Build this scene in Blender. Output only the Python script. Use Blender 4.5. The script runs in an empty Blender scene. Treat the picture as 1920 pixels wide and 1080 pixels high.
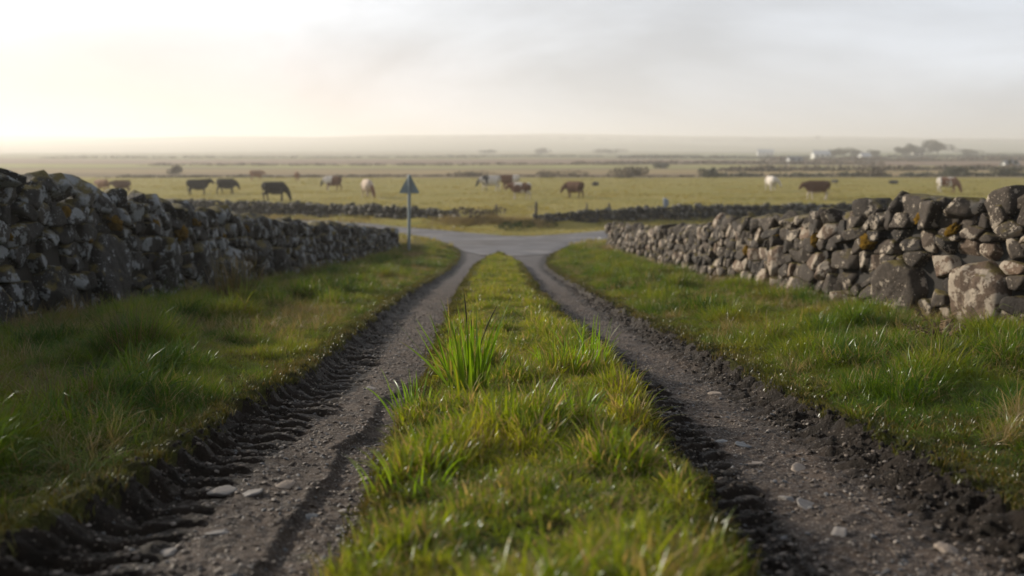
import bpy, bmesh, math, random
import numpy as np
from mathutils import Vector, Matrix

random.seed(7)
RNG = np.random.default_rng(11)
SC = bpy.context.scene
COL = SC.collection
SUN_AZ, SUN_EL = math.radians(-56), math.radians(18.5)      # left of straight ahead, low
SUN_DIR = Vector((math.sin(SUN_AZ) * math.cos(SUN_EL), math.cos(SUN_AZ) * math.cos(SUN_EL), math.sin(SUN_EL)))

# ------------------------------------------------------------------ helpers
def tag(o, label=None, cat=None, group=None, kind=None):
    if label: o['label'] = label
    if cat: o['category'] = cat
    if group: o['group'] = group
    if kind: o['kind'] = kind
    return o

def empty(name, loc=(0, 0, 0), rz=0.0):
    o = bpy.data.objects.new(name, None)
    COL.objects.link(o)
    o.location = loc
    o.rotation_euler = (0, 0, rz)
    return o

def np_mesh(name, V, F, smooth=True):
    """V (n,3) array, F (m,k) int array with constant k"""
    V = np.ascontiguousarray(V, dtype=np.float32)
    F = np.ascontiguousarray(F, dtype=np.int32)
    me = bpy.data.meshes.new(name)
    me.vertices.add(len(V))
    me.vertices.foreach_set('co', V.ravel())
    m, k = F.shape
    me.loops.add(m * k)
    me.loops.foreach_set('vertex_index', F.ravel())
    me.polygons.add(m)
    me.polygons.foreach_set('loop_start', np.arange(0, m * k, k, dtype=np.int32))
    if smooth:
        me.polygons.foreach_set('use_smooth', np.ones(m, dtype=bool))
    me.update(calc_edges=True)
    return me

def attr(me, name, vals, kind='FLOAT'):
    a = me.attributes.new(name, kind, 'POINT')
    key = 'value' if kind == 'FLOAT' else ('vector' if kind == 'FLOAT_VECTOR' else 'value')
    a.data.foreach_set(key, np.ascontiguousarray(vals, dtype=np.float32).ravel())

def obj(name, me, mat, parent=None):
    o = bpy.data.objects.new(name, me)
    COL.objects.link(o)
    if mat is not None and len(me.materials) == 0:
        me.materials.append(mat)
    if parent is not None:
        o.parent = parent
    return o

def tri2quad(F):                    # helper to mix: quads only given as (m,4)
    return F

# hashed value noise, vectorised
def _hash(ix, iy, s):
    h = (ix.astype(np.int64) * 374761393 + iy.astype(np.int64) * 668265263 + s * 2147483647) & 0xFFFFFFFF
    h = ((h ^ (h >> 13)) * 1274126177) & 0xFFFFFFFF
    h = (h ^ (h >> 16)) & 0xFFFFFFFF
    return h.astype(np.float64) / 4294967295.0

def vnoise(x, y, s=0):
    x = np.asarray(x, dtype=np.float64); y = np.asarray(y, dtype=np.float64)
    ix = np.floor(x); iy = np.floor(y)
    fx = x - ix; fy = y - iy
    fx = fx * fx * (3 - 2 * fx); fy = fy * fy * (3 - 2 * fy)
    a = _hash(ix, iy, s); b = _hash(ix + 1, iy, s)
    c = _hash(ix, iy + 1, s); d = _hash(ix + 1, iy + 1, s)
    return (a * (1 - fx) + b * fx) * (1 - fy) + (c * (1 - fx) + d * fx) * fy

def fbm(x, y, s=0, octv=4, gain=.5):
    t = 0; a = 1.0; n = 0
    for k in range(octv):
        t = t + a * vnoise(x * 2 ** k + 17.3 * k, y * 2 ** k - 9.1 * k, s + k)
        n += a; a *= gain
    return t / n

def sstep(a, b, x):
    t = np.clip((x - a) / (b - a), 0, 1)
    return t * t * (3 - 2 * t)

# ------------------------------------------------------------------ terrain height
_PY = np.array([-60, 0, 24, 30, 36, 180, 300, 600, 900, 1500, 2400, 3200, 6000, 12000], float)
_PZ = np.array([3.9, -.9, -2.82, -3.22, -3.4, -3.5, -3.3, -1.7, .2, 5, 32, 55, 50, 20], float)
_sy = np.concatenate([np.arange(-60, 60, .5), np.geomspace(60, 12000, 400)])
_sz = np.interp(_sy, _PY, _PZ)
_k = np.ones(7) / 7
_sz2 = _sz.copy(); _sz2[3:-3] = np.convolve(_sz, _k, 'valid')
def zbase(Y):
    return np.interp(Y, _sy, _sz2)

def lane_c(Y):
    return np.interp(Y, [-30, 2.5, 6.3, 10, 14, 20, 30, 34], [.03, .085, .08, -.05, -.17, -.27, -.40, -.45])
def strip_w(Y):
    return np.interp(Y, [0, 2.5, 5, 14, 27, 29, 31, 32.3, 33], [.46, .47, .545, .56, .60, .52, .38, .18, 0])
def outer_l(Y):
    return np.interp(Y, [0, 3, 6, 14, 28, 31, 34, 37], [1.46, 1.44, 1.38, 1.36, 1.22, 1.22, 1.32, 1.7])
def outer_r(Y):
    return np.interp(Y, [0, 3, 6, 14, 28, 31, 34, 37], [1.50, 1.48, 1.36, 1.36, 1.34, 1.50, 1.85, 2.5])

def lane_coords(X, Y):
    d = X - lane_c(Y)
    j = (fbm(X * 2.3, Y * 2.3, 3, 3) - .5) * .16 + (vnoise(X * 14, Y * 14, 5) - .5) * .05
    return d, d + j

def height(X, Y, detail=True):
    z = zbase(Y)
    far = sstep(90, 500, Y)
    hill = sstep(900, 3200, Y)
    near_t = 1 - sstep(27, 32.5, Y)
    z = z + far * (fbm(X / 160, Y / 160, 40, 4) - .5) * 1.4
    z = z + hill * ((fbm(X / 800 + 3, Y / 900, 50, 4) - .5) * 40 + (X / 1500) * 2.0)
    z = z + (fbm(X / 9, Y / 9, 60, 3) - .5) * .12 * sstep(46, 60, Y) * (1 - far)
    near = (1 - sstep(33.5, 36.5, Y)) * sstep(-3, 0, Y)
    d, dj = lane_coords(X, Y)
    a = np.abs(dj)
    sw = strip_w(Y)
    out = np.where(d < 0, outer_l(Y), outer_r(Y))
    inl = sstep(0, .07, a - sw)                    # 1 outside of the strip
    ino = 1 - sstep(-.07, .07, a - out)            # 1 inside of the bank
    tr = inl * ino
    strip = (1 - inl)
    verge = 1 - ino
    bankc = np.interp(X, [-34, -23, -17, -10.2, -6.5, -2.9, 1, 4.4, 14.7, 34], [64, 59.7, 56.5, 53.2, 51, 48.6, 46.8, 48.2, 52.3, 58])
    z = z + .32 * np.exp(-((Y - bankc) / .9) ** 2) * sstep(40, 60, 60 - np.abs(X)) * (fbm(X * .8, Y * .8, 71, 3) + .4)
    # strip: low crowned turf
    lump = fbm(X * 2.2, Y * 2.2, 7, 3)
    h = strip * (.035 + .05 * np.sqrt(np.clip(1 - (a / np.maximum(sw, .05)) ** 2, 0, 1)) + (lump - .5) * .09)
    # track floor
    fl = -.075 + (fbm(X * 5, Y * 3, 9, 4) - .5) * .035 + (vnoise(X * 38, Y * 38, 21) - .5) * .010 + (vnoise(X * 80, Y * 60, 22) - .5) * .006
    mid = (a - (sw + out) / 2) / np.maximum((out - sw) / 2, .1)
    fl = fl + .012 * (1 - mid ** 2)
    h = h + tr * fl * near_t
    # verge: bank shoulder then rough lumps
    vd = a - out
    vz = .02 + .03 * sstep(.1, 1.8, vd) + (fbm(X * 1.6, Y * 1.6, 12, 4) - .5) * (.05 + .17 * sstep(.2, 1.4, vd)) * (1 - .5 * sstep(2.2, 3.2, vd))
    vz = vz - .14 * sstep(1.9, 3.1, vd) * (1 - sstep(5, 8, vd)) * (1 - sstep(20, 30, Y))
    h = h + verge * vz
    if detail:
        fade = 1 - sstep(13, 22, Y); lfade = 1 - sstep(7.5, 12.5, Y)
        # tyre lugs on the outer side of the left wheel track
        q = (-d) - (outer_l(Y) - .30)              # 0 .. .4 towards the bank
        env = sstep(-.05 , .09, q + (fbm(X * 1.3, Y * 4.2, 34, 2) - .5) * .22) * (1 - sstep(.32, .46, q))
        ph = (Y + .55 * np.clip(q, 0, 1) ** 1.5 + .06 * (vnoise(X * 3, Y * 4, 31) - .5) + .22 * (vnoise(X * .4, Y * .8, 32) - .5)) / .178
        wv = np.abs((ph - np.floor(ph)) * 2 - 1)
        lug = sstep(.22, .62, wv) - .5
        keep = -.15 + 2.1 * fbm(X * 1.6, Y * 1.9, 33, 3)
        h = h + env * lug * .060 * lfade * np.clip(keep, .45, 1.3) + env * lfade * (fbm(X * 9, Y * 12, 36, 4, .6) - .5) * .028 - env * .012 * lfade + sstep(.15, .32, q) * (1 - sstep(.32, .5, q)) * .035 * fade
        # inner ledge of the left track
        e2 = sstep(-.84, -.79, dj) * (1 - sstep(-.62, -.54, dj)) * (1 - sstep(4.5, 7.5, Y))
        h = h - e2 * .032
        # lugs on the inner side of the right wheel track
        q = d - (sw + .03)
        env = sstep(-.02, .05, q) * (1 - sstep(.24, .34, q)) * (1 - sstep(8, 12, Y))
        ph = (Y - .35 * q + .06 * (vnoise(X * 3, Y * 4, 35) - .5) + .15 * (vnoise(X * .5, Y * 1.1, 38) - .5)) / .16
        wv = np.abs((ph - np.floor(ph)) * 2 - 1)
        h = h + env * (sstep(.25, .6, wv) - .55) * .040 * np.clip(-.2 + 2 * fbm(X * 2, Y * 2, 42, 2), 0, 1.3) + env * (fbm(X * 12, Y * 12, 43, 4, .6) - .5) * .05
        # crumbly bank of the right track
        q = d - outer_r(Y)
        env = np.exp(-((q + .03) / .11) ** 2) * fade
        ph = (Y + .5 * q + .07 * (vnoise(X * 3, Y * 3, 37) - .5)) / .135
        wv = np.abs((ph - np.floor(ph)) * 2 - 1)
        h = h + env * ((sstep(.2, .7, wv) - .5) * .055 + (fbm(X * 15, Y * 13, 39, 4, .62) - .45) * .07 + .028)
        # churned mud along both banks
        bank = np.exp(-((a - out) / .16) ** 2) + .6 * np.exp(-((a - sw) / .10) ** 2)
        h = h + bank * (fbm(X * 16, Y * 16, 41, 4, .65) - .5) * .05 * (1 - sstep(16, 26, Y))
    return z + h * near

def gz(x, y):
    return float(height(np.array([float(x)]), np.array([float(y)]))[0])

# ------------------------------------------------------------------ materials
def new_mat(name):
    m = bpy.data.materials.new(name)
    m.use_nodes = True
    nt = m.node_tree
    nt.nodes.clear()
    out = nt.nodes.new('ShaderNodeOutputMaterial')
    return m, nt, out

class NB:
    """tiny node builder"""
    def __init__(s, nt): s.nt = nt
    def n(s, t, **k):
        x = s.nt.nodes.new(t)
        for a, b in k.items():
            setattr(x, a, b)
        return x
    def link(s, a, b): s.nt.links.new(a, b)
    def put(s, sock, v):
        if isinstance(v, bpy.types.NodeSocket): s.link(v, sock)
        elif v is not None: sock.default_value = v
    def noise(s, vec, scale, detail=4, rough=.55, out='Fac', dist=0.0):
        x = s.n('ShaderNodeTexNoise')
        s.put(x.inputs['Vector'], vec); x.inputs['Scale'].default_value = scale
        x.inputs['Detail'].default_value = detail; x.inputs['Roughness'].default_value = rough
        x.inputs['Distortion'].default_value = dist
        return x.outputs[out]
    def voro(s, vec, scale, feat='F1', out='Distance'):
        x = s.n('ShaderNodeTexVoronoi', feature=feat)
        s.put(x.inputs['Vector'], vec); x.inputs['Scale'].default_value = scale
        return x.outputs[out]
    def ramp(s, fac, stops, interp='LINEAR'):
        x = s.n('ShaderNodeValToRGB')
        cr = x.color_ramp; cr.interpolation = interp
        while len(cr.elements) < len(stops): cr.elements.new(.5)
        for e, (p, c) in zip(cr.elements, stops):
            e.position = p; e.color = (c[0], c[1], c[2], 1) if not isinstance(c, (int, float)) else (c, c, c, 1)
        s.put(x.inputs['Fac'], fac)
        return x.outputs['Color']
    def mix(s, f, a, b, mode='MIX'):
        x = s.n('ShaderNodeMix', data_type='RGBA', blend_type=mode)
        s.put(x.inputs[0], f)
        for i, v in ((6, a), (7, b)):
            if isinstance(v, (tuple, list)): v = (v[0], v[1], v[2], 1)
            s.put(x.inputs[i], v)
        return x.outputs[2]
    def math(s, op, a, b=None, c=None, clamp=False):
        x = s.n('ShaderNodeMath', operation=op); x.use_clamp = clamp
        s.put(x.inputs[0], a)
        if b is not None: s.put(x.inputs[1], b)
        if c is not None: s.put(x.inputs[2], c)
        return x.outputs[0]
    def map(s, v, a, b, c=0.0, d=1.0):
        x = s.n('ShaderNodeMapRange'); x.clamp = True
        s.put(x.inputs[0], v)
        for i, q in ((1, a), (2, b), (3, c), (4, d)): x.inputs[i].default_value = q
        return x.outputs[0]
    def attr(s, name, out='Fac', typ='GEOMETRY'):
        x = s.n('ShaderNodeAttribute', attribute_name=name, attribute_type=typ)
        return x.outputs[out]
    def scalev(s, vec, sc):
        x = s.n('ShaderNodeMapping'); s.put(x.inputs['Vector'], vec); x.inputs['Scale'].default_value = sc
        return x.outputs[0]
    def bump(s, h, strength, dist, normal=None):
        x = s.n('ShaderNodeBump'); x.inputs['Strength'].default_value = strength; x.inputs['Distance'].default_value = dist
        s.put(x.inputs['Height'], h)
        if normal is not None: s.put(x.inputs['Normal'], normal)
        return x.outputs[0]
    def bsdf(s, color, rough=.8, normal=None, spec=.5, metal=0.0):
        x = s.n('ShaderNodeBsdfPrincipled')
        if isinstance(color, (tuple, list)): color = (color[0], color[1], color[2], 1)
        s.put(x.inputs['Base Color'], color); s.put(x.inputs['Roughness'], rough)
        x.inputs['Metallic'].default_value = metal
        s.put(x.inputs['Specular IOR Level'], spec)
        if normal is not None: s.put(x.inputs['Normal'], normal)
        return x.outputs[0]

def pos_node(b):
    return b.n('ShaderNodeNewGeometry').outputs['Position']

def mat_simple(name, col, rough=.7, var=.25, scale=6, bump=.2, metal=0.0, spec=.4, bscale=40):
    m, nt, out = new_mat(name); b = NB(nt)
    oc = b.n('ShaderNodeTexCoord').outputs['Object']
    n = b.noise(oc, scale, 5)
    c = b.mix(n, tuple(x * (1 - var) for x in col), tuple(min(1, x * (1 + var)) for x in col))
    nm = b.bump(b.noise(oc, bscale, 4), bump, .01)
    b.link(b.bsdf(c, rough, nm, spec, metal), out.inputs[0])
    return m

# ---- ground (turf, field, moor, hills)
def mat_ground():
    m, nt, out = new_mat('ground_turf'); b = NB(nt)
    P = pos_node(b)
    sep = b.n('ShaderNodeSeparateXYZ'); b.link(P, sep.inputs[0])
    Y = sep.outputs['Y']; X = sep.outputs['X']
    # near soil and moss below the grass
    n1 = b.noise(P, 3, 6, .6); n2 = b.noise(P, 30, 5, .65)
    near = b.mix(b.map(n1, .35, .65), (.045, .04, .014), (.075, .085, .016))
    near = b.mix(b.map(n2, .4, .7), near, (.035, .028, .013))
    # pasture
    pf = b.noise(b.scalev(P, (.05, .16, 1)), 1.0, 6, .6)
    pf2 = b.noise(b.scalev(P, (.9, 2.2, 1)), 1.0, 5, .7)
    pf3 = b.noise(b.scalev(P, (.22, .75, 1)), 1.0, 5, .65)
    past = b.mix(b.map(pf, .3, .7), (.250, .215, .045), (.33, .26, .075))
    past = b.mix(b.map(pf3, .42, .64), past, (.19, .18, .036))
    past = b.mix(b.math('MULTIPLY', b.map(pf2, .48, .72), .75), past, (.25, .20, .07))
    # moor and little fields beyond: wide bands
    wob = b.math('MULTIPLY', b.math('SUBTRACT', b.noise(b.scalev(P, (.012, .02, 1)), 1.0, 4), .5), 40)
    Yw = b.math('ADD', Y, wob)
    Yw = b.math('ADD', Yw, b.math('MULTIPLY', X, .10))
    mb = b.ramp(b.map(Yw, 140, 900), [
        (0, (.13, .10, .055)), (.045, (.10, .085, .05)), (.05, (.19, .15, .085)), (.10, (.20, .17, .075)), (.13, (.12, .095, .065)),
        (.15, (.17, .19, .065)), (.24, (.18, .18, .06)), (.26, (.11, .085, .065)), (.36, (.15, .11, .08)), (.45, (.12, .09, .065)),
        (.5, (.12, .15, .05)), (.62, (.15, .15, .07)), (.66, (.09, .10, .055)), (.8, (.10, .13, .055)), (1, (.085, .105, .055))])
    mn = b.noise(b.scalev(P, (.03, .11, 1)), 1.0, 5, .7)
    mb = b.mix(b.map(mn, .45, .72), mb, (.10, .08, .05))
    hn = b.voro(b.scalev(P, (.0022, .0016, 1)), 1.0, out='Color')
    hs = b.n('ShaderNodeSeparateColor'); b.link(hn, hs.inputs[0])
    hc = b.ramp(hs.outputs[0], [(0, (.07, .085, .045)), (.4, (.11, .13, .06)), (.75, (.09, .08, .055)), (1, (.15, .15, .08))])
    mb = b.mix(b.map(Y, 760, 860), mb, hc)
    edge = b.math('ADD', Y, b.math('MULTIPLY', b.math('SUBTRACT', b.noise(b.scalev(P, (.03, .03, 1)), 1.0, 3), .5), 22))
    mb = b.mix(1.0, mb, (1.42, 1.30, 1.22), 'MULTIPLY')  # far bands lightened and warmed, haze put into their colour
    far = b.mix(b.map(edge, 151, 154), past, mb)
    col = b.mix(b.map(Y, 38, 44), near, far)
    h = b.math('ADD', b.noise(P, 25, 6, .7), b.noise(P, 4, 4))
    nm = b.bump(h, .7, .05)
    b.link(b.bsdf(col, .9, nm, .15), out.inputs[0])
    return m

def mat_track():
    m, nt, out = new_mat('track_mud'); b = NB(nt)
    P = pos_node(b)
    mud = b.attr('mud')
    n1 = b.noise(P, 2.2, 5, .6); n2 = b.noise(P, 45, 6, .7); n3 = b.noise(P, 9, 5, .65)
    hard = b.mix(b.map(n1, .35, .65), (.044, .028, .018), (.078, .052, .036))
    hard = b.mix(b.map(n3, .46, .62), hard, (.024, .016, .012))
    hard = b.mix(b.math('MULTIPLY', b.map(n2, .55, .72), .7), hard, (.13, .108, .095))
    wet = b.mix(b.map(n3, .35, .65), (.009, .006, .004), (.024, .016, .011))
    # little chips pressed into the dirt
    vc = b.voro(P, 70, out='Color'); vs = b.n('ShaderNodeSeparateColor'); b.link(vc, vs.inputs[0])
    vd = b.voro(P, 70)
    chip = b.math('MULTIPLY', b.math('GREATER_THAN', vs.outputs[0], .76), b.math('LESS_THAN', vd, .34))
    chipc = b.ramp(vs.outputs[1], [(0, (.10, .09, .085)), (.5, (.20, .17, .15)), (.85, (.30, .25, .2)), (1, (.36, .34, .31))])
    vc2 = b.voro(P, 160, out='Color'); vs2 = b.n('ShaderNodeSeparateColor'); b.link(vc2, vs2.inputs[0])
    chip2 = b.math('GREATER_THAN', vs2.outputs[0], .8)
    hard = b.mix(b.math('MULTIPLY', chip2, .55), hard, b.ramp(vs2.outputs[1], [(0, (.05, .042, .04)), (.6, (.16, .14, .13)), (1, (.28, .24, .21))]))
    sepy = b.n('ShaderNodeSeparateXYZ'); b.link(P, sepy.inputs[0])
    hard = b.mix(b.map(sepy.outputs['Y'], 15, 31), hard, b.mix(n1, (.075, .068, .070), (.115, .106, .11)))
    mm = b.math('ADD', mud, b.math('MULTIPLY', b.math('SUBTRACT', n3, .5), .7), clamp=True)
    mm = b.map(mm, .25, .7)
    col = b.mix(mm, hard, wet)
    col = b.mix(b.math('MULTIPLY', chip, b.math('SUBTRACT', 1, b.math('MULTIPLY', mm, .6))), col, chipc)
    rough = b.math('SUBTRACT', .78, b.math('MULTIPLY', mm, b.map(n2, .4, .7, .10, .34)))
    h = b.math('ADD', b.math('MULTIPLY', n2, .8), b.math('MULTIPLY', b.noise(P, 150, 4, .7), .45))
    h = b.math('ADD', h, b.math('MULTIPLY', chip, .5))
    nm = b.bump(h, .95, .018)
    b.link(b.bsdf(col, rough, nm, b.map(mm, 0, 1, .30, .16)), out.inputs[0])
    return m

def mat_road():
    m, nt, out = new_mat('road_tarmac'); b = NB(nt)
    P = pos_node(b)
    n = b.noise(P, .9, 5, .6); n2 = b.noise(P, 60, 4, .7)
    c = b.mix(b.map(n, .35, .65), (.080, .077, .086), (.125, .120, .132))
    c = b.mix(b.map(n2, .5, .7), c, (.16, .155, .16))
    c = b.mix(b.map(b.noise(b.scalev(P, (.25, 1.3, 1)), 1.0, 3), .5, .62), c, (.065, .055, .05))
    c = b.mix(b.map(b.noise(b.scalev(P, (.5, .9, 1)), 1.3, 3), .56, .62), c, (.17, .16, .165))
    b.link(b.bsdf(c, .7, b.bump(n2, .4, .01), .35), out.inputs[0])
    return m

def mat_stone(name, dark, mid, warm, lich, lich_amt, moss=(.075, .058, .014), moss_amt=.5):
    m, nt, out = new_mat(name); b = NB(nt)
    P = pos_node(b)
    r = b.attr('sr')
    base = b.ramp(r, [(0, dark), (.45, mid), (.75, tuple(.8 * x for x in mid)), (1, warm)])
    n1 = b.noise(P, 7, 6, .65); n2 = b.noise(P, 42, 6, .7); n3 = b.noise(P, 2.3, 3)
    base = b.mix(b.map(n1, .3, .7), b.mix(1.0, base, (.55, .55, .56), 'MULTIPLY'), base)
    base = b.mix(b.math('MULTIPLY', b.map(n2, .5, .75), .6), base, b.mix(1.0, base, (1.9, 1.85, 1.8), 'MULTIPLY'))
    # crusty pale lichen
    la = b.math('ADD', b.noise(P, 5.5, 4, .6), b.math('MULTIPLY', b.math('SUBTRACT', n2, .5), .30))
    la = b.math('ADD', la, b.math('MULTIPLY', b.math('SUBTRACT', r, .5), .16))
    la = b.map(la, .60 - lich_amt, .635 - lich_amt)
    lc = b.mix(n1, lich, tuple(.6 * x for x in lich))
    base = b.mix(b.math('MULTIPLY', la, .85), base, lc)
    sp = b.math('MULTIPLY', b.math('LESS_THAN', b.voro(P, 26), .17), b.math('GREATER_THAN', n3, .5))
    base = b.mix(b.math('MULTIPLY', sp, .7), base, lich)
    # brown moss on the upward faces
    nz = b.n('ShaderNodeSeparateXYZ'); b.link(b.n('ShaderNodeNewGeometry').outputs['Normal'], nz.inputs[0])
    mo = b.math('ADD', b.math('MULTIPLY', nz.outputs['Z'], .30), b.noise(P, 4.0, 5, .65))
    mo = b.map(mo, .86 - .3 * moss_amt, .98 - .3 * moss_amt)
    base = b.mix(mo, base, b.mix(n2, moss, tuple(1.8 * x for x in moss)))
    h = b.math('ADD', b.math('MULTIPLY', n1, 1.2), b.math('MULTIPLY', n2, .7))
    h = b.math('ADD', h, b.math('MULTIPLY', b.noise(P, 130, 3, .7), .25))
    nm = b.bump(h, .8, .022)
    b.link(b.bsdf(base, b.map(n2, .3, .7, .92, .62), nm, .35), out.inputs[0])
    return m

def mat_grass(name, stops, straw, amt=.18, trans=.5, patch=1.1, gloss=.06):
    m, nt, out = new_mat(name); b = NB(nt)
    P = pos_node(b)
    rnd = b.n('ShaderNodeObjectInfo').outputs['Random']
    br = b.attr('br'); bt = b.attr('bt')
    pn = b.noise(P, patch, 4, .6)
    f = b.math('ADD', b.math('MULTIPLY', b.map(pn, .34, .66), .66), b.math('MULTIPLY', b.math('ADD', rnd, br), .19))
    col = b.ramp(f, stops)
    pn2 = b.noise(P, patch * 1.9, 3, .6)
    sf = b.math('ADD', b.math('MULTIPLY', b.math('SUBTRACT', pn2, .5), 1.3), br)
    sf = b.map(sf, .96 - amt, 1.06 - amt)
    col = b.mix(sf, col, b.mix(rnd, straw, tuple(.6 * x for x in straw)))
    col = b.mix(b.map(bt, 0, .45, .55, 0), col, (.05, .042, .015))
    d = b.n('ShaderNodeBsdfDiffuse'); b.link(col, d.inputs['Color'])
    t = b.n('ShaderNodeBsdfTranslucent'); b.link(b.mix(1.0, col, (1.25, 1.2, .75), 'MULTIPLY'), t.inputs['Color'])
    mx = b.n('ShaderNodeMixShader'); mx.inputs[0].default_value = trans
    b.link(d.outputs[0], mx.inputs[1]); b.link(t.outputs[0], mx.inputs[2])
    g = b.n('ShaderNodeBsdfGlossy'); g.inputs['Roughness'].default_value = .32; g.inputs['Color'].default_value = (.9, .95, 1, 1)
    mx2 = b.n('ShaderNodeMixShader'); mx2.inputs[0].default_value = gloss
    b.link(mx.outputs[0], mx2.inputs[1]); b.link(g.outputs[0], mx2.inputs[2])
    b.link(mx2.outputs[0], out.inputs[0])
    return m

def mat_leaf(name, c1, c2):
    m, nt, out = new_mat(name); b = NB(nt)
    P = pos_node(b)
    col = b.mix(b.map(b.noise(P, .6, 4, .7), .35, .65), c1, c2)
    b.link(b.bsdf(col, .8, None, .2), out.inputs[0])
    return m

M_ground = mat_ground()
M_track = mat_track()
M_road = mat_road()
M_stoneL = mat_stone('stone_grey', (.010, .0095, .009), (.030, .028, .026), (.062, .053, .043), (.34, .36, .38), .055, moss_amt=.62)  # grey stone, base also darkened for the shaded side of the lane
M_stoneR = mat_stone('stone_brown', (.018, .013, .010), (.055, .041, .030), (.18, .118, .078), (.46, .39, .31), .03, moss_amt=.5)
M_stoneF = mat_stone('stone_far', (.030, .028, .022), (.065, .060, .050), (.10, .088, .07), (.28, .27, .25), .03, moss_amt=.55)
M_moss = mat_simple('moss_orange', (.145, .085, .012), 1.0, .6, 14, 1.0, spec=.05, bscale=160)
M_core = mat_simple('wall_core', (.03, .027, .024), .95, .4, 5, .4)
G_STRIP = [(0, (.055, .115, .006)), (.3, (.130, .190, .008)), (.55, (.215, .260, .012)), (.8, (.31, .305, .022)), (1, (.40, .32, .05))]
G_VERGE = [(0, (.016, .045, .004)), (.3, (.055, .115, .006)), (.55, (.125, .185, .009)), (.8, (.215, .225, .018)), (1, (.28, .21, .035))]
M_strip = mat_grass('strip_grass', G_STRIP, (.40, .30, .13), .26, .5, 2.4, .025)
M_verge = mat_grass('verge_grass', G_VERGE, (.30, .235, .10), .17, .45, .9, .022)
M_turf = mat_grass('edge_turf', [(0, (.03, .04, .006)), (.5, (.075, .08, .008)), (1, (.15, .12, .018))], (.22, .15, .05), .22, .3, 2.0, .03)
M_dry = mat_grass('dry_grass', [(0, (.14, .10, .035)), (.5, (.24, .175, .07)), (1, (.32, .25, .12))], (.38, .30, .16), .3, .35, 1.2, .03)
M_field = mat_grass('field_grass', [(0, (.19, .185, .03)), (.5, (.28, .24, .05)), (1, (.36, .28, .09))], (.30, .24, .10), .2, .5, .25)
M_tuft = mat_grass('tuft_grass', [(0, (.085, .17, .006)), (.5, (.15, .26, .010)), (1, (.23, .32, .018))], (.24, .20, .06), .02, .6, 3, .03)

# ------------------------------------------------------------------ ground sheet + wheel tracks
def axis_x():
    den = np.arange(-2.25, 2.05, .010)
    v = np.concatenate([np.arange(2.05, 7.5, .06), np.geomspace(7.5, 9000, 100)])
    w = np.concatenate([np.arange(2.30, 7.5, .06), np.geomspace(7.5, 9000, 100)])
    return np.concatenate([-w[::-1], den, v])
def axis_y():
    a = np.array([-40, -30, -22, -15, -10, -6, -3, -1.5, -.5, .3, .8, 1.1, 1.3, 1.5, 1.6, 1.7, 1.8, 1.9])
    n1 = np.geomspace(1.95, 46, 900)
    n2 = np.geomspace(46, 11500, 210)[1:]
    return np.concatenate([a, n1, n2])
xs, ys = axis_x(), axis_y()
NX, NY = len(xs), len(ys)
XX, YY = np.meshgrid(xs, ys)
XX = XX.ravel(); YY = YY.ravel()
ZZ = height(XX, YY)
d_, dj_ = lane_coords(XX, YY)
a_ = np.abs(dj_)
out_ = np.where(d_ < 0, outer_l(YY), outer_r(YY))
sw_ = strip_w(YY)
# lower everything that lies beneath the tarmac
road_far = np.array([(-60, 66), (-40, 61.5), (-22, 56.5), (-10.2, 52.7), (-8.8, 51.4), (-6.9, 49.4), (-5.0, 46.9), (-3.15, 45.1), (-1.87, 43.6), (-.22, 41.9), (.9, 41.8), (2.3, 43.0), (4.1, 44.8), (8.7, 47.6), (16, 50.6), (30, 54), (60, 60)])
road_near = np.array([(-60, 61.5), (-40, 57.5), (-22, 53), (-9.6, 49.8), (-7.1, 47.2), (-5.0, 43.6), (-3.5, 41.0), (-2.22, 37.6), (-1.66, 34.4), (-.9, 32.6), (.2, 32.5), (1.33, 33.4), (2.0, 37.2), (2.5, 38.4), (3.65, 40.0), (7.8, 43.6), (16, 46.6), (30, 50), (60, 56)])
yf = np.interp(XX, road_far[:, 0], road_far[:, 1]); yn = np.interp(XX, road_near[:, 0], road_near[:, 1])
under = (YY < yf) & (YY > yn)
ZZ = np.where(under, ZZ - .03, ZZ)
idx = np.arange(NX * NY).reshape(NY, NX)
F = np.stack([idx[:-1, :-1], idx[:-1, 1:], idx[1:, 1:], idx[1:, :-1]], -1).reshape(-1, 4)
ctr = F[:, 0]
istrack = (a_[ctr] > sw_[ctr] + .02) & (a_[ctr] < out_[ctr] + .03) & (YY[ctr] < 35.2) & (YY[ctr] > -20)
V = np.stack([XX, YY, ZZ], 1)
mud = np.exp(-((a_ - out_) / .22) ** 2) + .9 * np.exp(-((a_ - sw_) / .13) ** 2)
mud = mud + (d_ < 0) * sstep(outer_l(YY) - .36, outer_l(YY) - .26, -d_) * .85 * (1 - sstep(8, 13, YY))
mud = mud + (d_ > 0) * (1 - sstep(sw_ + .28, sw_ + .38, d_)) * .8 * (1 - sstep(9, 14, YY))
mud = mud + (fbm(XX * 1.4, YY * .8, 77, 3) - .5) * .5

def submesh(name, mask, mat):
    f = F[mask]
    used = np.unique(f)
    rem = np.full(len(V), -1, dtype=np.int64); rem[used] = np.arange(len(used))
    me = np_mesh(name, V[used], rem[f])
    attr(me, 'mud', np.clip(mud[used], 0, 1))
    return obj(name, me, mat)

g = submesh('ground', ~istrack, M_ground); tag(g, 'rolling green pasture ground with turf verges', 'ground', kind='structure')
for side, lab in ((-1, 'left rutted muddy wheel track with deep tyre lug prints'), (1, 'right rutted muddy wheel track with crumbling bank')):
    t = submesh('dirt_track', istrack & (np.sign(d_[ctr]) == side), M_track)
    tag(t, lab, 'track', kind='structure')

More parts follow.
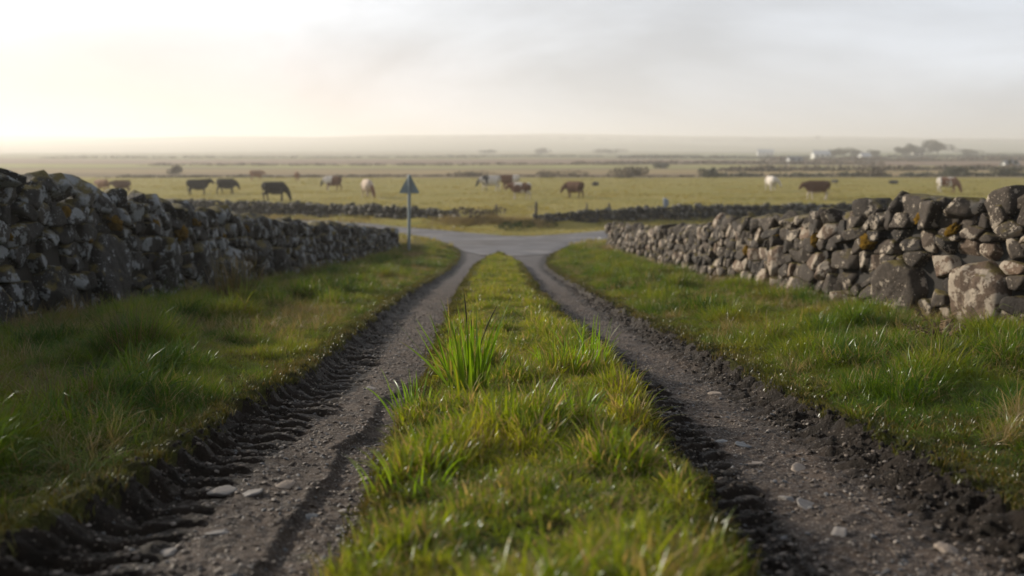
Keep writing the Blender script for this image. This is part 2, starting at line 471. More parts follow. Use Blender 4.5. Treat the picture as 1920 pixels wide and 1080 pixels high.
# road sheet
def road_sheet():
    n, mrow = 260, 10
    sx = np.concatenate([np.linspace(-60, -9, 50), np.linspace(-9, 9, 170)[1:], np.linspace(9, 60, 41)[1:]])
    def smooth(poly):
        y = np.interp(sx, poly[:, 0], poly[:, 1])
        k = np.ones(5) / 5
        y2 = y.copy(); y2[2:-2] = np.convolve(y, k, 'valid')
        return y2
    yf, yn = smooth(road_far), smooth(road_near)
    T = np.linspace(0, 1, mrow + 1)
    X = np.repeat(sx[:, None], mrow + 1, 1)
    Y = yn[:, None] + (yf - yn)[:, None] * T[None]
    X = X + (vnoise(X * 2, Y * 2, 90) - .5) * .0
    edge = np.minimum(T, 1 - T)[None] * (yf - yn)[:, None]
    Z = height(X.ravel(), Y.ravel(), False).reshape(X.shape)
    Z = zbase(Y) + .012 + .03 * sstep(0, 1.5, edge)
    VV = np.stack([X.ravel(), Y.ravel(), Z.ravel()], 1)
    ii = np.arange(len(sx) * (mrow + 1)).reshape(len(sx), mrow + 1)
    FF = np.stack([ii[:-1, :-1], ii[1:, :-1], ii[1:, 1:], ii[:-1, 1:]], -1).reshape(-1, 4)
    return np_mesh('road', VV, FF)
tag(obj('road', road_sheet(), M_road), 'narrow grey tarmac road bending past the junction', 'road', kind='structure')

# ------------------------------------------------------------------ rocks
def ico(sub):
    bm = bmesh.new(); bmesh.ops.create_icosphere(bm, subdivisions=sub, radius=1)
    v = np.array([x.co[:] for x in bm.verts]); f = np.array([[q.index for q in p.verts] for p in bm.faces])
    bm.free(); return v / np.linalg.norm(v, axis=1)[:, None], f
ICO = {k: ico(k) for k in (2, 3, 4, 5)}

def support(D, N, dist, m=14):
    """radial function of the rounded polyhedron {x: N.x <= dist} along unit directions D"""
    dots = D @ N.T                                # (nd, np)
    inv = np.clip(dots, 1e-6, None) / dist[None]
    return (np.sum(inv ** m, 1)) ** (-1.0 / m)

def rnd_dirs(n):
    v = RNG.normal(size=(n, 3)); return v / np.linalg.norm(v, axis=1)[:, None]

def rough(D, R, amp, seed):
    k = 3.1
    n = fbm(D[:, 0] * k + seed, D[:, 1] * k + D[:, 2] * 2.3, 5, 4, .6)
    n2 = fbm(D[:, 2] * k - seed, D[:, 0] * k - D[:, 1] * 1.7, 6, 4, .6)
    return R * (1 + amp * (n + n2 - 1))

def rock_verts(rad, sub=3, planes=13, amp=.14, m=14):
    D, F_ = ICO[sub]
    rad = np.array(rad, float)
    N = rnd_dirs(planes)
    dist = RNG.uniform(.62, 1.0, planes)
    N = np.vstack([N, np.eye(3), -np.eye(3)]); dist = np.concatenate([dist, np.full(6, .95)])
    R = support(D, N, dist, m)
    R = rough(D, R, amp, RNG.uniform(0, 100))
    return D * R[:, None] * rad, F_

def rotm(rx, ry, rz):
    return np.array(Matrix.Rotation(rz, 3, 'Z') @ Matrix.Rotation(ry, 3, 'Y') @ Matrix.Rotation(rx, 3, 'X'))

# ------------------------------------------------------------------ dry stone walls
class Wall:
    def __init__(s, pts, tops, side, batter=.10):
        """pts: polyline (X,Y); tops: height per point; side: +1 when the lane lies to the right of travel direction"""
        P = np.array(pts, float)
        seg = np.linalg.norm(np.diff(P, axis=0), axis=1)
        U = np.concatenate([[0], np.cumsum(seg)])
        s.U = np.arange(0, U[-1], .25)
        x = np.interp(s.U, U, P[:, 0]); y = np.interp(s.U, U, P[:, 1])
        k = np.ones(9) / 9
        for q in (x, y):
            q[4:-4] = np.convolve(q, k, 'valid')
        s.x, s.y = x, y
        tx, ty = np.gradient(x), np.gradient(y); L = np.hypot(tx, ty)
        s.nx, s.ny = side * ty / L, -side * tx / L
        s.t = np.interp(s.U, U, tops)
        s.len = U[-1]; s.side = side; s.batter = batter
    def top(s, u): return np.interp(u, s.U, s.t)
    def base(s, u):
        return np.interp(u, s.U, s.x), np.interp(u, s.U, s.y)
    def u_at(s, Y): return float(s.U[np.argmin(np.abs(s.y - Y))])
    def u_atx(s, X): return float(s.U[np.argmin(np.abs(s.x - X))])
    def map(s, P):                                  # P (n,3) = u, v, w
        u, v, w = P[:, 0], P[:, 1], P[:, 2]
        ext = u - np.clip(u, s.U[0], s.U[-1])
        x = np.interp(u, s.U, s.x); y = np.interp(u, s.U, s.y)
        nx = np.interp(u, s.U, s.nx); ny = np.interp(u, s.U, s.ny)
        x = x - s.side * ny * ext; y = y + s.side * nx * ext
        gy = zbase(y) + .01 - .13 * (s.batter < .12) * (1 - sstep(20, 30, y))
        w2 = w - s.batter * v
        return np.stack([x + nx * w2, y + ny * w2, gy + v], 1)

def build_wall(name, W, boulders, mat, label, cat, cell=(.23, .125), subf=None, cope=(.30, .16), seed=1, moss=(), cope_from=0, cope_parts=True, thick=.55, u0=0.0, grp=None, moss_mat=None, big_cope=()):
    global RNG
    RNG = np.random.default_rng(seed)
    ux, uy = W.base(W.len / 2)
    root = empty(name, (0, 0, 0))
    tag(root, label, cat, grp)
    seeds = []
    vv = -.26
    row = 0
    maxt = W.t.max()
    while vv < maxt:
        hrow = cell[1] * RNG.uniform(.7, 1.45)
        u = u0 + RNG.uniform(0, cell[0])
        while u < W.len:
            wst = cell[0] * RNG.choice([.55, .8, 1.0, 1.3, 1.75], p=[.2, .25, .25, .2, .1])
            v = vv + hrow * .5 + RNG.normal() * hrow * .22
            if v < W.top(u) - .02:
                seeds.append((u + wst * .5, v))
            u += wst
        vv += hrow
        row += 1
    S = np.array(seeds)
    keep = np.ones(len(S), bool)
    for (bu, bv, ba, bb, bt) in boulders:
        q = (S - [bu, bv]) / [ba, bb]
        keep &= (np.hypot(q[:, 0], q[:, 1]) > 1.06)
    S = S[keep]
    kv = 1.85
    order = np.argsort(S[:, 0]); S = S[order]
    SP = S * [1, kv]
    AV, AF, AR = [], [], []
    off = 0
    lo = 0
    for i in range(len(S)):
        j0 = np.searchsorted(S[:, 0], S[i, 0] - .7); j1 = np.searchsorted(S[:, 0], S[i, 0] + .7)
        nb = SP[j0:j1] - SP[i]
        dd = np.hypot(nb[:, 0], nb[:, 1])
        sel = np.argsort(dd)[1:15]
        nb, dd = nb[sel], dd[sel]
        n2 = nb / dd[:, None]
        N = [(a, b * kv, 0) for a, b in n2]          # (du, kv*dv).n
        dist = list(dd / 2 - .0065)
        for (bu, bv, ba, bb, bt) in boulders:
            q = np.array([bu, bv]) - S[i]
            if abs(q[0]) < ba + .4 and abs(q[1]) < bb + .4:
                e = -q / np.hypot(q[0] / ba, q[1] / bb)          # ellipse point nearest-ish
                nn = -np.array([e[0] / ba ** 2, e[1] / bb ** 2]); nn /= np.hypot(*nn)
                N.append((nn[0], nn[1], 0)); dist.append(max(.02, float((q + e) @ nn) - .004))
        r = min(dist)
        depth = RNG.uniform(.02, .11)
        N.append((RNG.normal() * .14, RNG.normal() * .14, 1)); dist.append(depth)
        N.append((RNG.normal() * .6, RNG.normal() * .6, 1)); dist.append(depth * RNG.uniform(1.0, 1.5))
        N.append((0, 0, -1)); dist.append(.12)
        for _ in range(4):
            a = RNG.uniform(0, 6.28)
            N.append((math.cos(a), math.sin(a) * 1.3, RNG.uniform(.3, .9))); dist.append((r + .04) * RNG.uniform(1.15, 2.1))
        for _ in range(2):
            a = RNG.uniform(0, 6.28)
            N.append((math.cos(a), math.sin(a) * 1.3, 0)); dist.append(r * RNG.uniform(.95, 1.5))
        for nb_, ds_ in (((1, 0, 0), .34), ((-1, 0, 0), .34), ((0, 1, 0), .17), ((0, -1, 0), .17)):
            N.append(nb_); dist.append(ds_)
        N = np.array(N, float); dist = np.maximum(np.array(dist), .012)
        gx, gy = W.base(S[i, 0])
        D, F_ = ICO[subf(gy)]
        R = support(D, N, dist, 30)
        R = rough(D, R, .10, RNG.uniform(0, 100))
        P = D * R[:, None] + [S[i, 0], S[i, 1], RNG.normal() * .018]
        AV.append(W.map(P)); AF.append(F_ + off); off += len(P); AR.append(np.full(len(P), RNG.uniform()))
    me = np_mesh('stonework', np.vstack(AV), np.vstack(AF))
    attr(me, 'sr', np.concatenate(AR))
    obj('stonework', me, mat, root)
    # rubble core behind the face
    us = np.arange(u0, W.len, .3)
    C = []
    for u in us:
        t = float(W.top(u)) - .06
        C += [(u, -.3, -.05), (u, t, -.05), (u, t, -thick - .1), (u, -.3, -thick - .1)]
    C = W.map(np.array(C)); n = len(us)
    FF = []
    for k in range(n - 1):
        for q in range(4):
            a0, a1 = 4 * k + q, 4 * k + (q + 1) % 4
            FF.append((a0, a1, a1 + 4, a0 + 4))
    FF += [(0, 3, 2, 1), (4 * (n - 1), 4 * (n - 1) + 1, 4 * (n - 1) + 2, 4 * (n - 1) + 3)]
    obj('rubble_core', np_mesh('rubble_core', C, np.array(FF), False), M_core, root)
    # boulders
    for (bu, bv, ba, bb, bt) in boulders:
        D, F_ = ICO[5 if subf(W.base(bu)[1]) >= 4 else 4]
        N = []; dist = []
        for k in range(9):
            a = 2 * math.pi * (k + RNG.uniform(-.3, .3)) / 9
            N.append((math.cos(a), math.sin(a), RNG.uniform(-.05, .1))); dist.append(math.hypot(ba * math.cos(a), bb * math.sin(a)) * RNG.uniform(.90, 1.0))
        for k in range(5):
            a = RNG.uniform(0, 6.28)
            N.append((.8 * math.cos(a), .8 * math.sin(a), .7)); dist.append(math.hypot(ba * math.cos(a), bb * math.sin(a)) * RNG.uniform(.75, .95))
        N.append((RNG.normal() * .12, RNG.normal() * .12, 1)); dist.append(.11)
        N.append((RNG.normal() * .3, RNG.normal() * .3, 1)); dist.append(.13)
        N.append((0, 0, -1)); dist.append(.2)
        R = support(D, np.array(N), np.array(dist), 34)
        R = rough(D, R, .07, RNG.uniform(0, 100))
        P = D * R[:, None]
        P[:, 2] += (fbm(P[:, 0] * 9, P[:, 1] * 9, int(bu * 7), 4) - .5) * .05
        P = P + [bu, bv, .055]
        me = np_mesh('boulder', W.map(P), F_); attr(me, 'sr', np.full(len(P), bt))
        obj('boulder', me, mat, root)
    # coping stones along the top
    u = u0 + .1; ncope = 0
    CV, CF, CR = [], [], []; coff = 0
    while u < W.len - .05:
        gx, gy = W.base(u)
        su = cope[0] * RNG.uniform(.5, 1.25) * .5
        sv = cope[1] * RNG.uniform(.6, 1.35)
        if RNG.uniform() < .2: sv *= 1.1; su *= .75
        tilt = RNG.normal() * .30
        P, F_ = rock_verts((su * 1.12, sv * .75, RNG.uniform(.17, .27)), min(subf(gy), 4), 11, .14, 30)
        P = P @ rotm(RNG.normal() * .25, RNG.normal() * .3, tilt).T
        if any(abs(u + su - q[0]) < q[2] * .9 for q in big_cope):
            u += su; continue
        P[:, 1] *= min(1, sv * .80 / np.abs(P[:, 1]).max())
        t = float(W.top(u + su))
        P = P + [u + su, t + sv * RNG.uniform(.12, .42), -.16 + RNG.normal() * .04 + W.batter * t * .2]
        Wp = W.map(P)
        if cope_parts and ncope < 95:
            me = np_mesh('coping_stone', Wp, F_); attr(me, 'sr', np.full(len(P), RNG.uniform()))
            obj('coping_stone', me, mat, root)
        else:
            CV.append(Wp); CF.append(F_ + coff); coff += len(Wp); CR.append(np.full(len(Wp), RNG.uniform()))
        ncope += 1
        u += su * 2 * RNG.uniform(.82, 1.02)
    for (bu, bt, a, b_, c, til) in big_cope:
        P, F_ = rock_verts((a, b_, c), 4, 3, .10, 12)
        P = P @ rotm(0, .1, til).T + [bu, bt, -.2]
        me = np_mesh('coping_stone', W.map(P), F_); attr(me, 'sr', np.full(len(P), RNG.uniform(.1, .5)))
        obj('coping_stone', me, mat, root)
    if CV:
        me = np_mesh('coping', np.vstack(CV), np.vstack(CF)); attr(me, 'sr', np.concatenate(CR))
        obj('coping', me, mat, root)
    # moss cushions
    for (mu, mv, ms) in moss:
        D, F_ = ICO[5]
        n = fbm(D[:, 0] * 2.5 + mu * 5, D[:, 1] * 2.5 + D[:, 2], 8, 3) * .8 + .5 + (fbm(D[:, 0] * 16 + mu, D[:, 1] * 16 + D[:, 2] * 9, 9, 3) - .5) * .5
        P = D * n[:, None] * [ms * 1.05, ms * .72, ms * .55]
        P = P @ rotm(0, 0, RNG.normal() * .4).T + [mu, mv, .035 + W.batter * .0]
        obj('moss_cushion', np_mesh('moss_cushion', W.map(P), F_), moss_mat or M_moss, root)
    return root

def sub_near(y): return 4 if y < 17 else 3
LW = Wall([(-5.9, 1.5), (-5.45, 7.5), (-5.2, 11), (-5.0, 15), (-4.85, 22), (-4.35, 29), (-3.95, 34.6)], [2.0, 1.95, 1.50, 1.33, 1.15, .88, .56], +1)  # out-of-view near end made taller to throw more shade on the verge
uL = LW.u_at
lb = [(uL(12.6), .48, .50, .56, .25), (uL(14.5), .52, .28, .50, .55), (uL(16.0), .45, .38, .44, .2), (uL(17.7), .42, .40, .42, .6), (uL(10.1), .30, .27, .24, .3), (uL(19.4), .5, .34, .42, .4), (uL(20.8), .42, .3, .38, .15), (uL(11.2), .34, .34, .34, .35), (uL(22.5), .4, .3, .36, .5)]
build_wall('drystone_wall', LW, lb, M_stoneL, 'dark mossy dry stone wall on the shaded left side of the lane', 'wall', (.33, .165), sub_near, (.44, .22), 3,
           moss=[(uL(11.7), 1.28, .10), (uL(13.0), 1.17, .15), (uL(14.1), 1.16, .13), (uL(15.3), 1.06, .17), (uL(16.0), 1.22, .12), (uL(17.2), 1.00, .10), (uL(18.6), 1.14, .12), (uL(20.4), 1.12, .13), (uL(23.6), 1.10, .13), (uL(10.6), 1.00, .07), (uL(12.2), 0.95, .06)],
           u0=.2, big_cope=[(uL(10.35), 1.60, .26, .15, .28, .02), (uL(11.3), 1.47, .24, .13, .22, -.06)])
RW = Wall([(9.2, 1.8), (6.5, 5.8), (5.25, 8.9), (4.5, 11.0), (4.08, 13.2), (3.92, 17.5), (3.82, 26), (3.4, 35.6)], [1.5, 1.46, 1.31, 1.25, 1.17, 1.15, .93, .82], -1)
uR = RW.u_at
rb = [(uR(11.35), .36, .37, .36, .45), (uR(10.05), .38, .38, .37, .9), (uR(9.0), .70, .26, .20, .3), (uR(12.5), .16, .17, .15, .95), (uR(13.0), .55, .12, .15, .9), (uR(15.5), .25, .2, .25, 1.0), (uR(15.0), .62, .17, .26, .98)]
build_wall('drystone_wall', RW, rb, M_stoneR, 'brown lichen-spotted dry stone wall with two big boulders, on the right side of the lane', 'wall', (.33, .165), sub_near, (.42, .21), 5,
           moss=[(uR(9.3), 1.22, .12), (uR(10.6), 1.06, .10), (uR(12.1), 0.93, .15), (uR(13.6), 0.96, .11), (uR(15.2), 0.98, .10), (uR(16.9), 0.75, .13), (uR(20.3), 1.00, .10), (uR(11.2), 1.20, .13)],
           u0=.2, big_cope=[(uR(11.4), 1.29, .27, .18, .25, .15), (uR(10.2), 1.32, .3, .17, .25, -.2), (uR(9.4), 1.37, .26, .17, .25, .3)])
def sub_far(y): return 2
FL = Wall([(-34, 64), (-23, 59.7), (-17, 56.5), (-10.2, 53.6), (-6.5, 51.2), (-2.9, 48.9)], [.62, .62, .68, .68, .64, .52], +1, .15)
build_wall('field_wall', FL, [], M_stoneF, 'low tumbled stone wall beyond the road, between the sign and the black cattle', 'wall', (.42, .22), sub_far, (.45, .2), 8, cope_parts=False, thick=.35)
FR = Wall([(1.0, 46.5), (2.3, 47.2), (4.4, 48.4), (7.7, 50.2), (14.7, 52.4), (22, 54.5), (34, 58)], [.44, .52, .60, .66, .66, .68, .7], +1, .15)
build_wall('field_wall', FR, [], M_stoneF, 'dark low stone wall beyond the road, behind the right lane wall', 'wall', (.42, .22), sub_far, (.45, .2), 9, cope_parts=False, thick=.35)

# ------------------------------------------------------------------ grass sources
def blades_mesh(name, n, rad, lmin, lmax, wid, lean=.6, segs=4, mat=None, flat=0.0, up=None):
    Vs, Fs, br, bt = [], [], [], []
    o = 0
    for i in range(n):
        a = RNG.uniform(0, 6.283); rr = rad * math.sqrt(RNG.uniform())
        px, py = rr * math.cos(a), rr * math.sin(a)
        L = RNG.uniform(lmin, lmax)
        yaw = RNG.uniform(0, 6.283) if RNG.uniform() < .5 else a + RNG.normal() * .6
        ln0 = abs(RNG.normal()) * .25 * lean + flat
        curl = RNG.uniform(.3, 1.6) * lean
        w = wid * RNG.uniform(.6, 1.3)
        fw = np.array([math.cos(yaw), math.sin(yaw), 0]); sd0 = RNG.uniform(-.8, .8)
        sd = np.array([-math.sin(yaw + sd0), math.cos(yaw + sd0), 0])
        p = np.array([px, py, -.01]); b_ = RNG.uniform()
        for s in range(segs + 1):
            t = s / segs
            ang = ln0 + curl * t * t
            if s: p = p + (fw * math.sin(ang) + np.array([0, 0, math.cos(ang)])) * L / segs
            ww = w * (1 - t ** 1.8) * .5 * (.75 + .5 * math.sin(t * 3)) + .0002
            Vs += [p - sd * ww, p + sd * ww]; br += [b_, b_]; bt += [t, t]
        for s in range(segs):
            k = o + 2 * s
            Fs.append((k, k + 1, k + 3, k + 2))
        o += 2 * (segs + 1)
    me = np_mesh(name, np.array(Vs), np.array(Fs))
    attr(me, 'br', br); attr(me, 'bt', bt)
    if mat: me.materials.append(mat)
    return me

def source(name, meshes):
    c = bpy.data.collections.new(name)
    for k, me in enumerate(meshes):
        c.objects.link(bpy.data.objects.new(me.name, me))
    return c

def scatter(name, pts, rot, scl, coll, label, cat):
    me = bpy.data.meshes.new(name)
    me.vertices.add(len(pts)); me.vertices.foreach_set('co', np.ascontiguousarray(pts, dtype=np.float32).ravel())
    attr(me, 'rot', rot, 'FLOAT_VECTOR'); attr(me, 'scl', scl, 'FLOAT_VECTOR')
    o = bpy.data.objects.new(name, me); COL.objects.link(o)
    ng = bpy.data.node_groups.new(name + '_scatter', 'GeometryNodeTree')
    ng.interface.new_socket('Geometry', in_out='INPUT', socket_type='NodeSocketGeometry')
    ng.interface.new_socket('Geometry', in_out='OUTPUT', socket_type='NodeSocketGeometry')
    N = ng.nodes; L = ng.links
    gi = N.new('NodeGroupInput'); go = N.new('NodeGroupOutput')
    ci = N.new('GeometryNodeCollectionInfo'); ci.inputs['Collection'].default_value = coll
    ci.inputs['Separate Children'].default_value = True; ci.inputs['Reset Children'].default_value = True
    ip = N.new('GeometryNodeInstanceOnPoints'); ip.inputs['Pick Instance'].default_value = True
    m2p = N.new('GeometryNodeMeshToPoints')
    ra = N.new('GeometryNodeInputNamedAttribute'); ra.data_type = 'FLOAT_VECTOR'; ra.inputs['Name'].default_value = 'rot'
    sa = N.new('GeometryNodeInputNamedAttribute'); sa.data_type = 'FLOAT_VECTOR'; sa.inputs['Name'].default_value = 'scl'
    er = N.new('FunctionNodeEulerToRotation')
    L.new(ra.outputs['Attribute'], er.inputs[0])
    L.new(gi.outputs[0], m2p.inputs['Mesh']); L.new(m2p.outputs[0], ip.inputs['Points'])
    L.new(ci.outputs[0], ip.inputs['Instance']); L.new(er.outputs[0], ip.inputs['Rotation']); L.new(sa.outputs['Attribute'], ip.inputs['Scale'])
    L.new(ip.outputs[0], go.inputs[0])
    md = o.modifiers.new('scatter', 'NODES'); md.node_group = ng
    tag(o, label, cat, kind='stuff')
    return o

def rots(n, tilt=.2):
    return np.stack([RNG.normal(size=n) * tilt, RNG.normal(size=n) * tilt, RNG.uniform(0, 6.283, n)], 1)

RNG = np.random.default_rng(21)
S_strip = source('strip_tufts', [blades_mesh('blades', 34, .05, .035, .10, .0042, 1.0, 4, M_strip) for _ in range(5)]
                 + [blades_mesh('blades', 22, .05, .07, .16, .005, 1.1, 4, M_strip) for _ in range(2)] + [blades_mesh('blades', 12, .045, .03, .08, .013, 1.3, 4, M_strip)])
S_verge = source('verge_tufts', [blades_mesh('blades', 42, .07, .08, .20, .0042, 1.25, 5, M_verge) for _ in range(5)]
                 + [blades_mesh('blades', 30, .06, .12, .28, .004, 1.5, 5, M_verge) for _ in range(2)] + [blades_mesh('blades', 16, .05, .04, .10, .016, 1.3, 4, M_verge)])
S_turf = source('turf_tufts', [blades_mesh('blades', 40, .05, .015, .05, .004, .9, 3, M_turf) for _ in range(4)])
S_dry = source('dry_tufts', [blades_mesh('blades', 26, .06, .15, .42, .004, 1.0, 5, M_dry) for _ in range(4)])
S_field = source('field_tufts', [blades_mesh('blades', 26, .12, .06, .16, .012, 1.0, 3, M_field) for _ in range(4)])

def line_pts(A, B, n, spread):
    t = RNG.uniform(0, 1, n)[:, None]
    P = np.array(A)[None] * (1 - t) + np.array(B)[None] * t
    P = P + RNG.normal(size=P.shape) * spread
    return P

def pts_uniform(n, x0, x1, ylo, yhi, ypow=1.0):
    # more points close to the camera
    t = RNG.uniform(0, 1, n)
    Y = ylo * (yhi / ylo) ** (t ** ypow)
    X = RNG.uniform(x0, x1, n)
    return X, Y

def place(X, Y, dz=0.0):
    return np.stack([X, Y, height(X, Y) + dz], 1)

# centre strip
def gen_strip(nn):
    Y = np.concatenate([RNG.uniform(1.6, 9, nn), RNG.uniform(9, 33, nn)])
    X = lane_c(Y) + RNG.uniform(-.75, .75, len(Y))
    d, dj = lane_coords(X, Y)
    k = np.abs(dj) < strip_w(Y) + .03 * RNG.uniform(-1, 1, len(Y))
    X, Y, dj = X[k], Y[k], dj[k]
    e = 1 - .35 * sstep(.6, 1.0, np.abs(dj) / np.maximum(strip_w(Y), .1))
    clump = fbm(X * 3.4, Y * 3.0, 101, 3)
    s = (.34 + 1.45 * sstep(.42, .74, clump)) * e * RNG.uniform(.7, 1.3, len(X))
    s = s * np.interp(Y, [0, 5.5, 8, 14, 33], [1, 1, .72, .62, .62])
    return X, Y, s
X, Y, s = gen_strip(9500)
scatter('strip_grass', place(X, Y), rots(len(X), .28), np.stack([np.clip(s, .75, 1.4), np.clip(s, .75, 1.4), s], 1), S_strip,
        'short bright green grass growing on the centre strip of the lane', 'grass')

# verges, left and right
def wall_x_left(Y): return np.interp(Y, LW.y, LW.x)
def wall_x_right(Y):
    o = np.argsort(RW.y); return np.interp(Y, RW.y[o], RW.x[o])
def gen_verge(side, nn):
    Y = np.concatenate([RNG.uniform(1.8, 12, nn), RNG.uniform(12, 37, nn)])
    t = RNG.uniform(0, 1, len(Y))
    ed = np.where(side < 0, outer_l(Y), outer_r(Y))
    wx = np.abs(wall_x_left(Y)) if side < 0 else wall_x_right(Y)
    a0 = ed; a1 = wx + .05 - side * lane_c(Y) * 1.0
    A = a0 + (a1 - a0) * t
    X = lane_c(Y) + side * A
    d, dj = lane_coords(X, Y)
    vd = np.abs(dj) - ed
    yn = np.interp(X, road_near[:, 0], road_near[:, 1])
    ok = (Y < yn - .1)
    return X[ok], Y[ok], vd[ok]
for side, nm, lab in ((-1, 'verge_grass', 'long dewy green grass on the left verge in the shade of the wall'),
                      (1, 'verge_grass', 'long green and straw-tinged grass on the right verge below the wall')):
    X, Y, vd = gen_verge(side, 17000)
    k = vd > .12 + .25 * RNG.uniform(0, 1, len(vd)) ** 2
    X, Y, vd = X[k], Y[k], vd[k]
    clump = fbm(X * 1.9, Y * 1.9, 130 + side, 3)
    s = .74 * (.26 + 1.35 * sstep(.44, .74, clump)) * (.45 + .75 * sstep(.1, .9, vd)) * (1 - .35 * sstep(2.4, 3.2, vd)) * RNG.uniform(.75, 1.35, len(X))
    hx = np.clip(s * 1.1, .7, 1.6)
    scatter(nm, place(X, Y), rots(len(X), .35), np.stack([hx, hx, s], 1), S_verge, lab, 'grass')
    X, Y, vd = gen_verge(side, 26000)
    k = (vd > .02) & (vd < .75) & (RNG.uniform(0, 1, len(vd)) < 1.2 - vd)
    X, Y = X[k], Y[k]
    s = RNG.uniform(.6, 1.3, len(X))
    scatter('edge_turf', place(X, Y), rots(len(X), .3), np.stack([s, s, s], 1), S_turf,
            'mossy olive turf along the %s edge of the wheel tracks' % ('left' if side < 0 else 'right'), 'turf')

Xa, Ya, va = gen_verge(-1, 2600); Xb, Yb, vb = gen_verge(1, 2600)
X = np.concatenate([Xa, Xb]); Y = np.concatenate([Ya, Yb]); vd = np.concatenate([va, vb])
k = (vd > .3) & (fbm(X * 1.1, Y * 1.1, 170, 3) > .52)
X, Y = X[k], Y[k]
s = RNG.uniform(.35, .8, len(X))
scatter('dead_grass', place(X, Y), rots(len(X), .45), np.stack([s, s, s * .8], 1), S_dry, 'scattered patches of dead straw stalks in both verges', 'dry grass')

P = np.vstack([line_pts((-5.1, 8.0), (-4.75, 13), 260, .12), line_pts((-4.8, 13), (-4.6, 22), 300, .12), line_pts((-4.6, 22), (-3.8, 34), 260, .15),
               line_pts((5.3, 7.6), (4.15, 11.5), 200, .13), line_pts((4.15, 11.5), (3.75, 16), 150, .10), line_pts((3.7, 16), (3.3, 34), 260, .15)])
k = fbm(P[:, 0] * 1.5, P[:, 1] * 1.5, 180, 2) > .42
P = P[k]
s = RNG.uniform(.5, 1.15, len(P))
scatter('wall_foot_grass', place(P[:, 0], P[:, 1]), rots(len(P), .3), np.stack([s, s, s], 1), S_verge, 'rank ungrazed grass growing up against the wall feet', 'grass')

# short turf creeping over the strip edges
Y = RNG.uniform(1.8, 33, 9000) ** 1.0
X = lane_c(Y) + RNG.choice([-1, 1], len(Y)) * (strip_w(Y) + RNG.normal(size=len(Y)) * .05)
scatter('edge_turf', place(X, Y), rots(len(X), .4), np.repeat(RNG.uniform(.6, 1.5, (len(X), 1)), 3, 1), S_turf,
        'ragged turf fringe of the grassy centre strip', 'turf')

# field and road verge grass
RNG = np.random.default_rng(33)
Y = 37 * (150 / 37) ** RNG.uniform(0, 1, 60000)
X = RNG.uniform(-.62, .62, len(Y)) * Y
yf = np.interp(X, road_far[:, 0], road_far[:, 1]); yn = np.interp(X, road_near[:, 0], road_near[:, 1])
k = (Y > yf + .1) | ((Y < yn - .1) & ((X < -5) | (X > 4.6) | (Y > 36)))
X, Y = X[k], Y[k]
s = RNG.uniform(.5, 1.3, len(X)) * (.6 + .8 * sstep(.4, .7, fbm(X * .3, Y * .3, 140, 3)))
scatter('field_grass', place(X, Y), rots(len(X), .25), np.stack([s, s, s * .8], 1), S_field, 'grazed yellow-green pasture grass beyond the road', 'grass')

# dry weeds near the field walls, wall feet and junction corners
P = np.vstack([line_pts((-16, 54.4), (-7.2, 49.6), 260, .35), line_pts((-9, 46.5), (-4.4, 37), 420, .45), line_pts((-3.4, 48.3), (1.4, 46.6), 900, .4), line_pts((-3.4, 48.0), (1.4, 46.4), 500, .3),
               line_pts((-3.7, 35.0), (-3.0, 33.3), 150, .25), line_pts((-3.9, 30), (-2.6, 32), 90, .3), line_pts((4.4, 38), (8, 42.5), 200, .4),
               line_pts((3.1, 35.5), (3.3, 32), 120, .2), line_pts((1.2, 47.2), (9, 51), 120, .3), line_pts((-5.0, 9.5), (-4.6, 22), 150, .12), line_pts((4.7, 9.7), (3.75, 16), 130, .12),
               line_pts((3.75, 16), (3.3, 33), 150, .12), line_pts((-4.6, 22), (-3.8, 34), 120, .15), line_pts((-2.9, 20), (-2.4, 28), 60, .3)])
scatter('dry_grass', place(P[:, 0], P[:, 1]), rots(len(P), .25), np.repeat(RNG.uniform(.5, 1.05, (len(P), 1)), 3, 1), S_dry,
        'straw-coloured dry weeds along the wall feet and the road edge', 'dry grass')

# gravel and clods
RNG = np.random.default_rng(44)
M_peb = mat_simple('pebble_grey', (.115, .09, .072), .6, .5, 30, .3)
M_peb2 = mat_simple('pebble_pale', (.22, .19, .165), .6, .3, 30, .3)
M_peb3 = mat_simple('pebble_blue', (.085, .085, .09), .5, .3, 30, .3)
M_clod = mat_simple('mud_clod', (.018, .012, .008), .8, .4, 30, .6)
def rock_mesh(nm, rad, sub, mat, planes=12, amp=.15):
    v, f = rock_verts(rad, sub, planes, amp, 10)
    me = np_mesh(nm, v, f); me.materials.append(mat); return me
S_peb = source('pebbles_src', [rock_mesh('pebble', (1, .75, .42), 3, q) for q in (M_peb, M_peb, M_peb, M_peb, M_peb2, M_peb3)])
S_clod = source('clods_src', [rock_mesh('clod', (1, .85, .65), 3, M_clod, 9, .75) for _ in range(4)])
def gen_track(n, lo, hi, ylo, yhi):
    Y = ylo * (yhi / ylo) ** RNG.uniform(0, 1, n)
    sd = RNG.choice([-1, 1], n)
    w0 = strip_w(Y); w1 = np.where(sd < 0, outer_l(Y), outer_r(Y))
    a = w0 + (w1 - w0) * RNG.uniform(lo, hi, n)
    return lane_c(Y) + sd * a, Y
X, Y = gen_track(34000, .05, .97, 1.9, 16)
sz = .0025 + .0125 * RNG.uniform(0, 1, len(X)) ** 4
k = fbm(X * 2.2, Y * 2.2, 150, 3) + RNG.uniform(-.25, .25, len(X)) > .40
X, Y, sz = X[k], Y[k], sz[k]
scatter('gravel', place(X, Y, 0.0) + np.stack([0 * sz, 0 * sz, sz * .15], 1), rots(len(X), .25), np.stack([sz, sz, sz], 1), S_peb, 'loose gravel chips scattered over both wheel tracks', 'gravel')
n = 16000
Y = 1.9 * (26 / 1.9) ** RNG.uniform(0, 1, n); which = RNG.integers(0, 4, n)
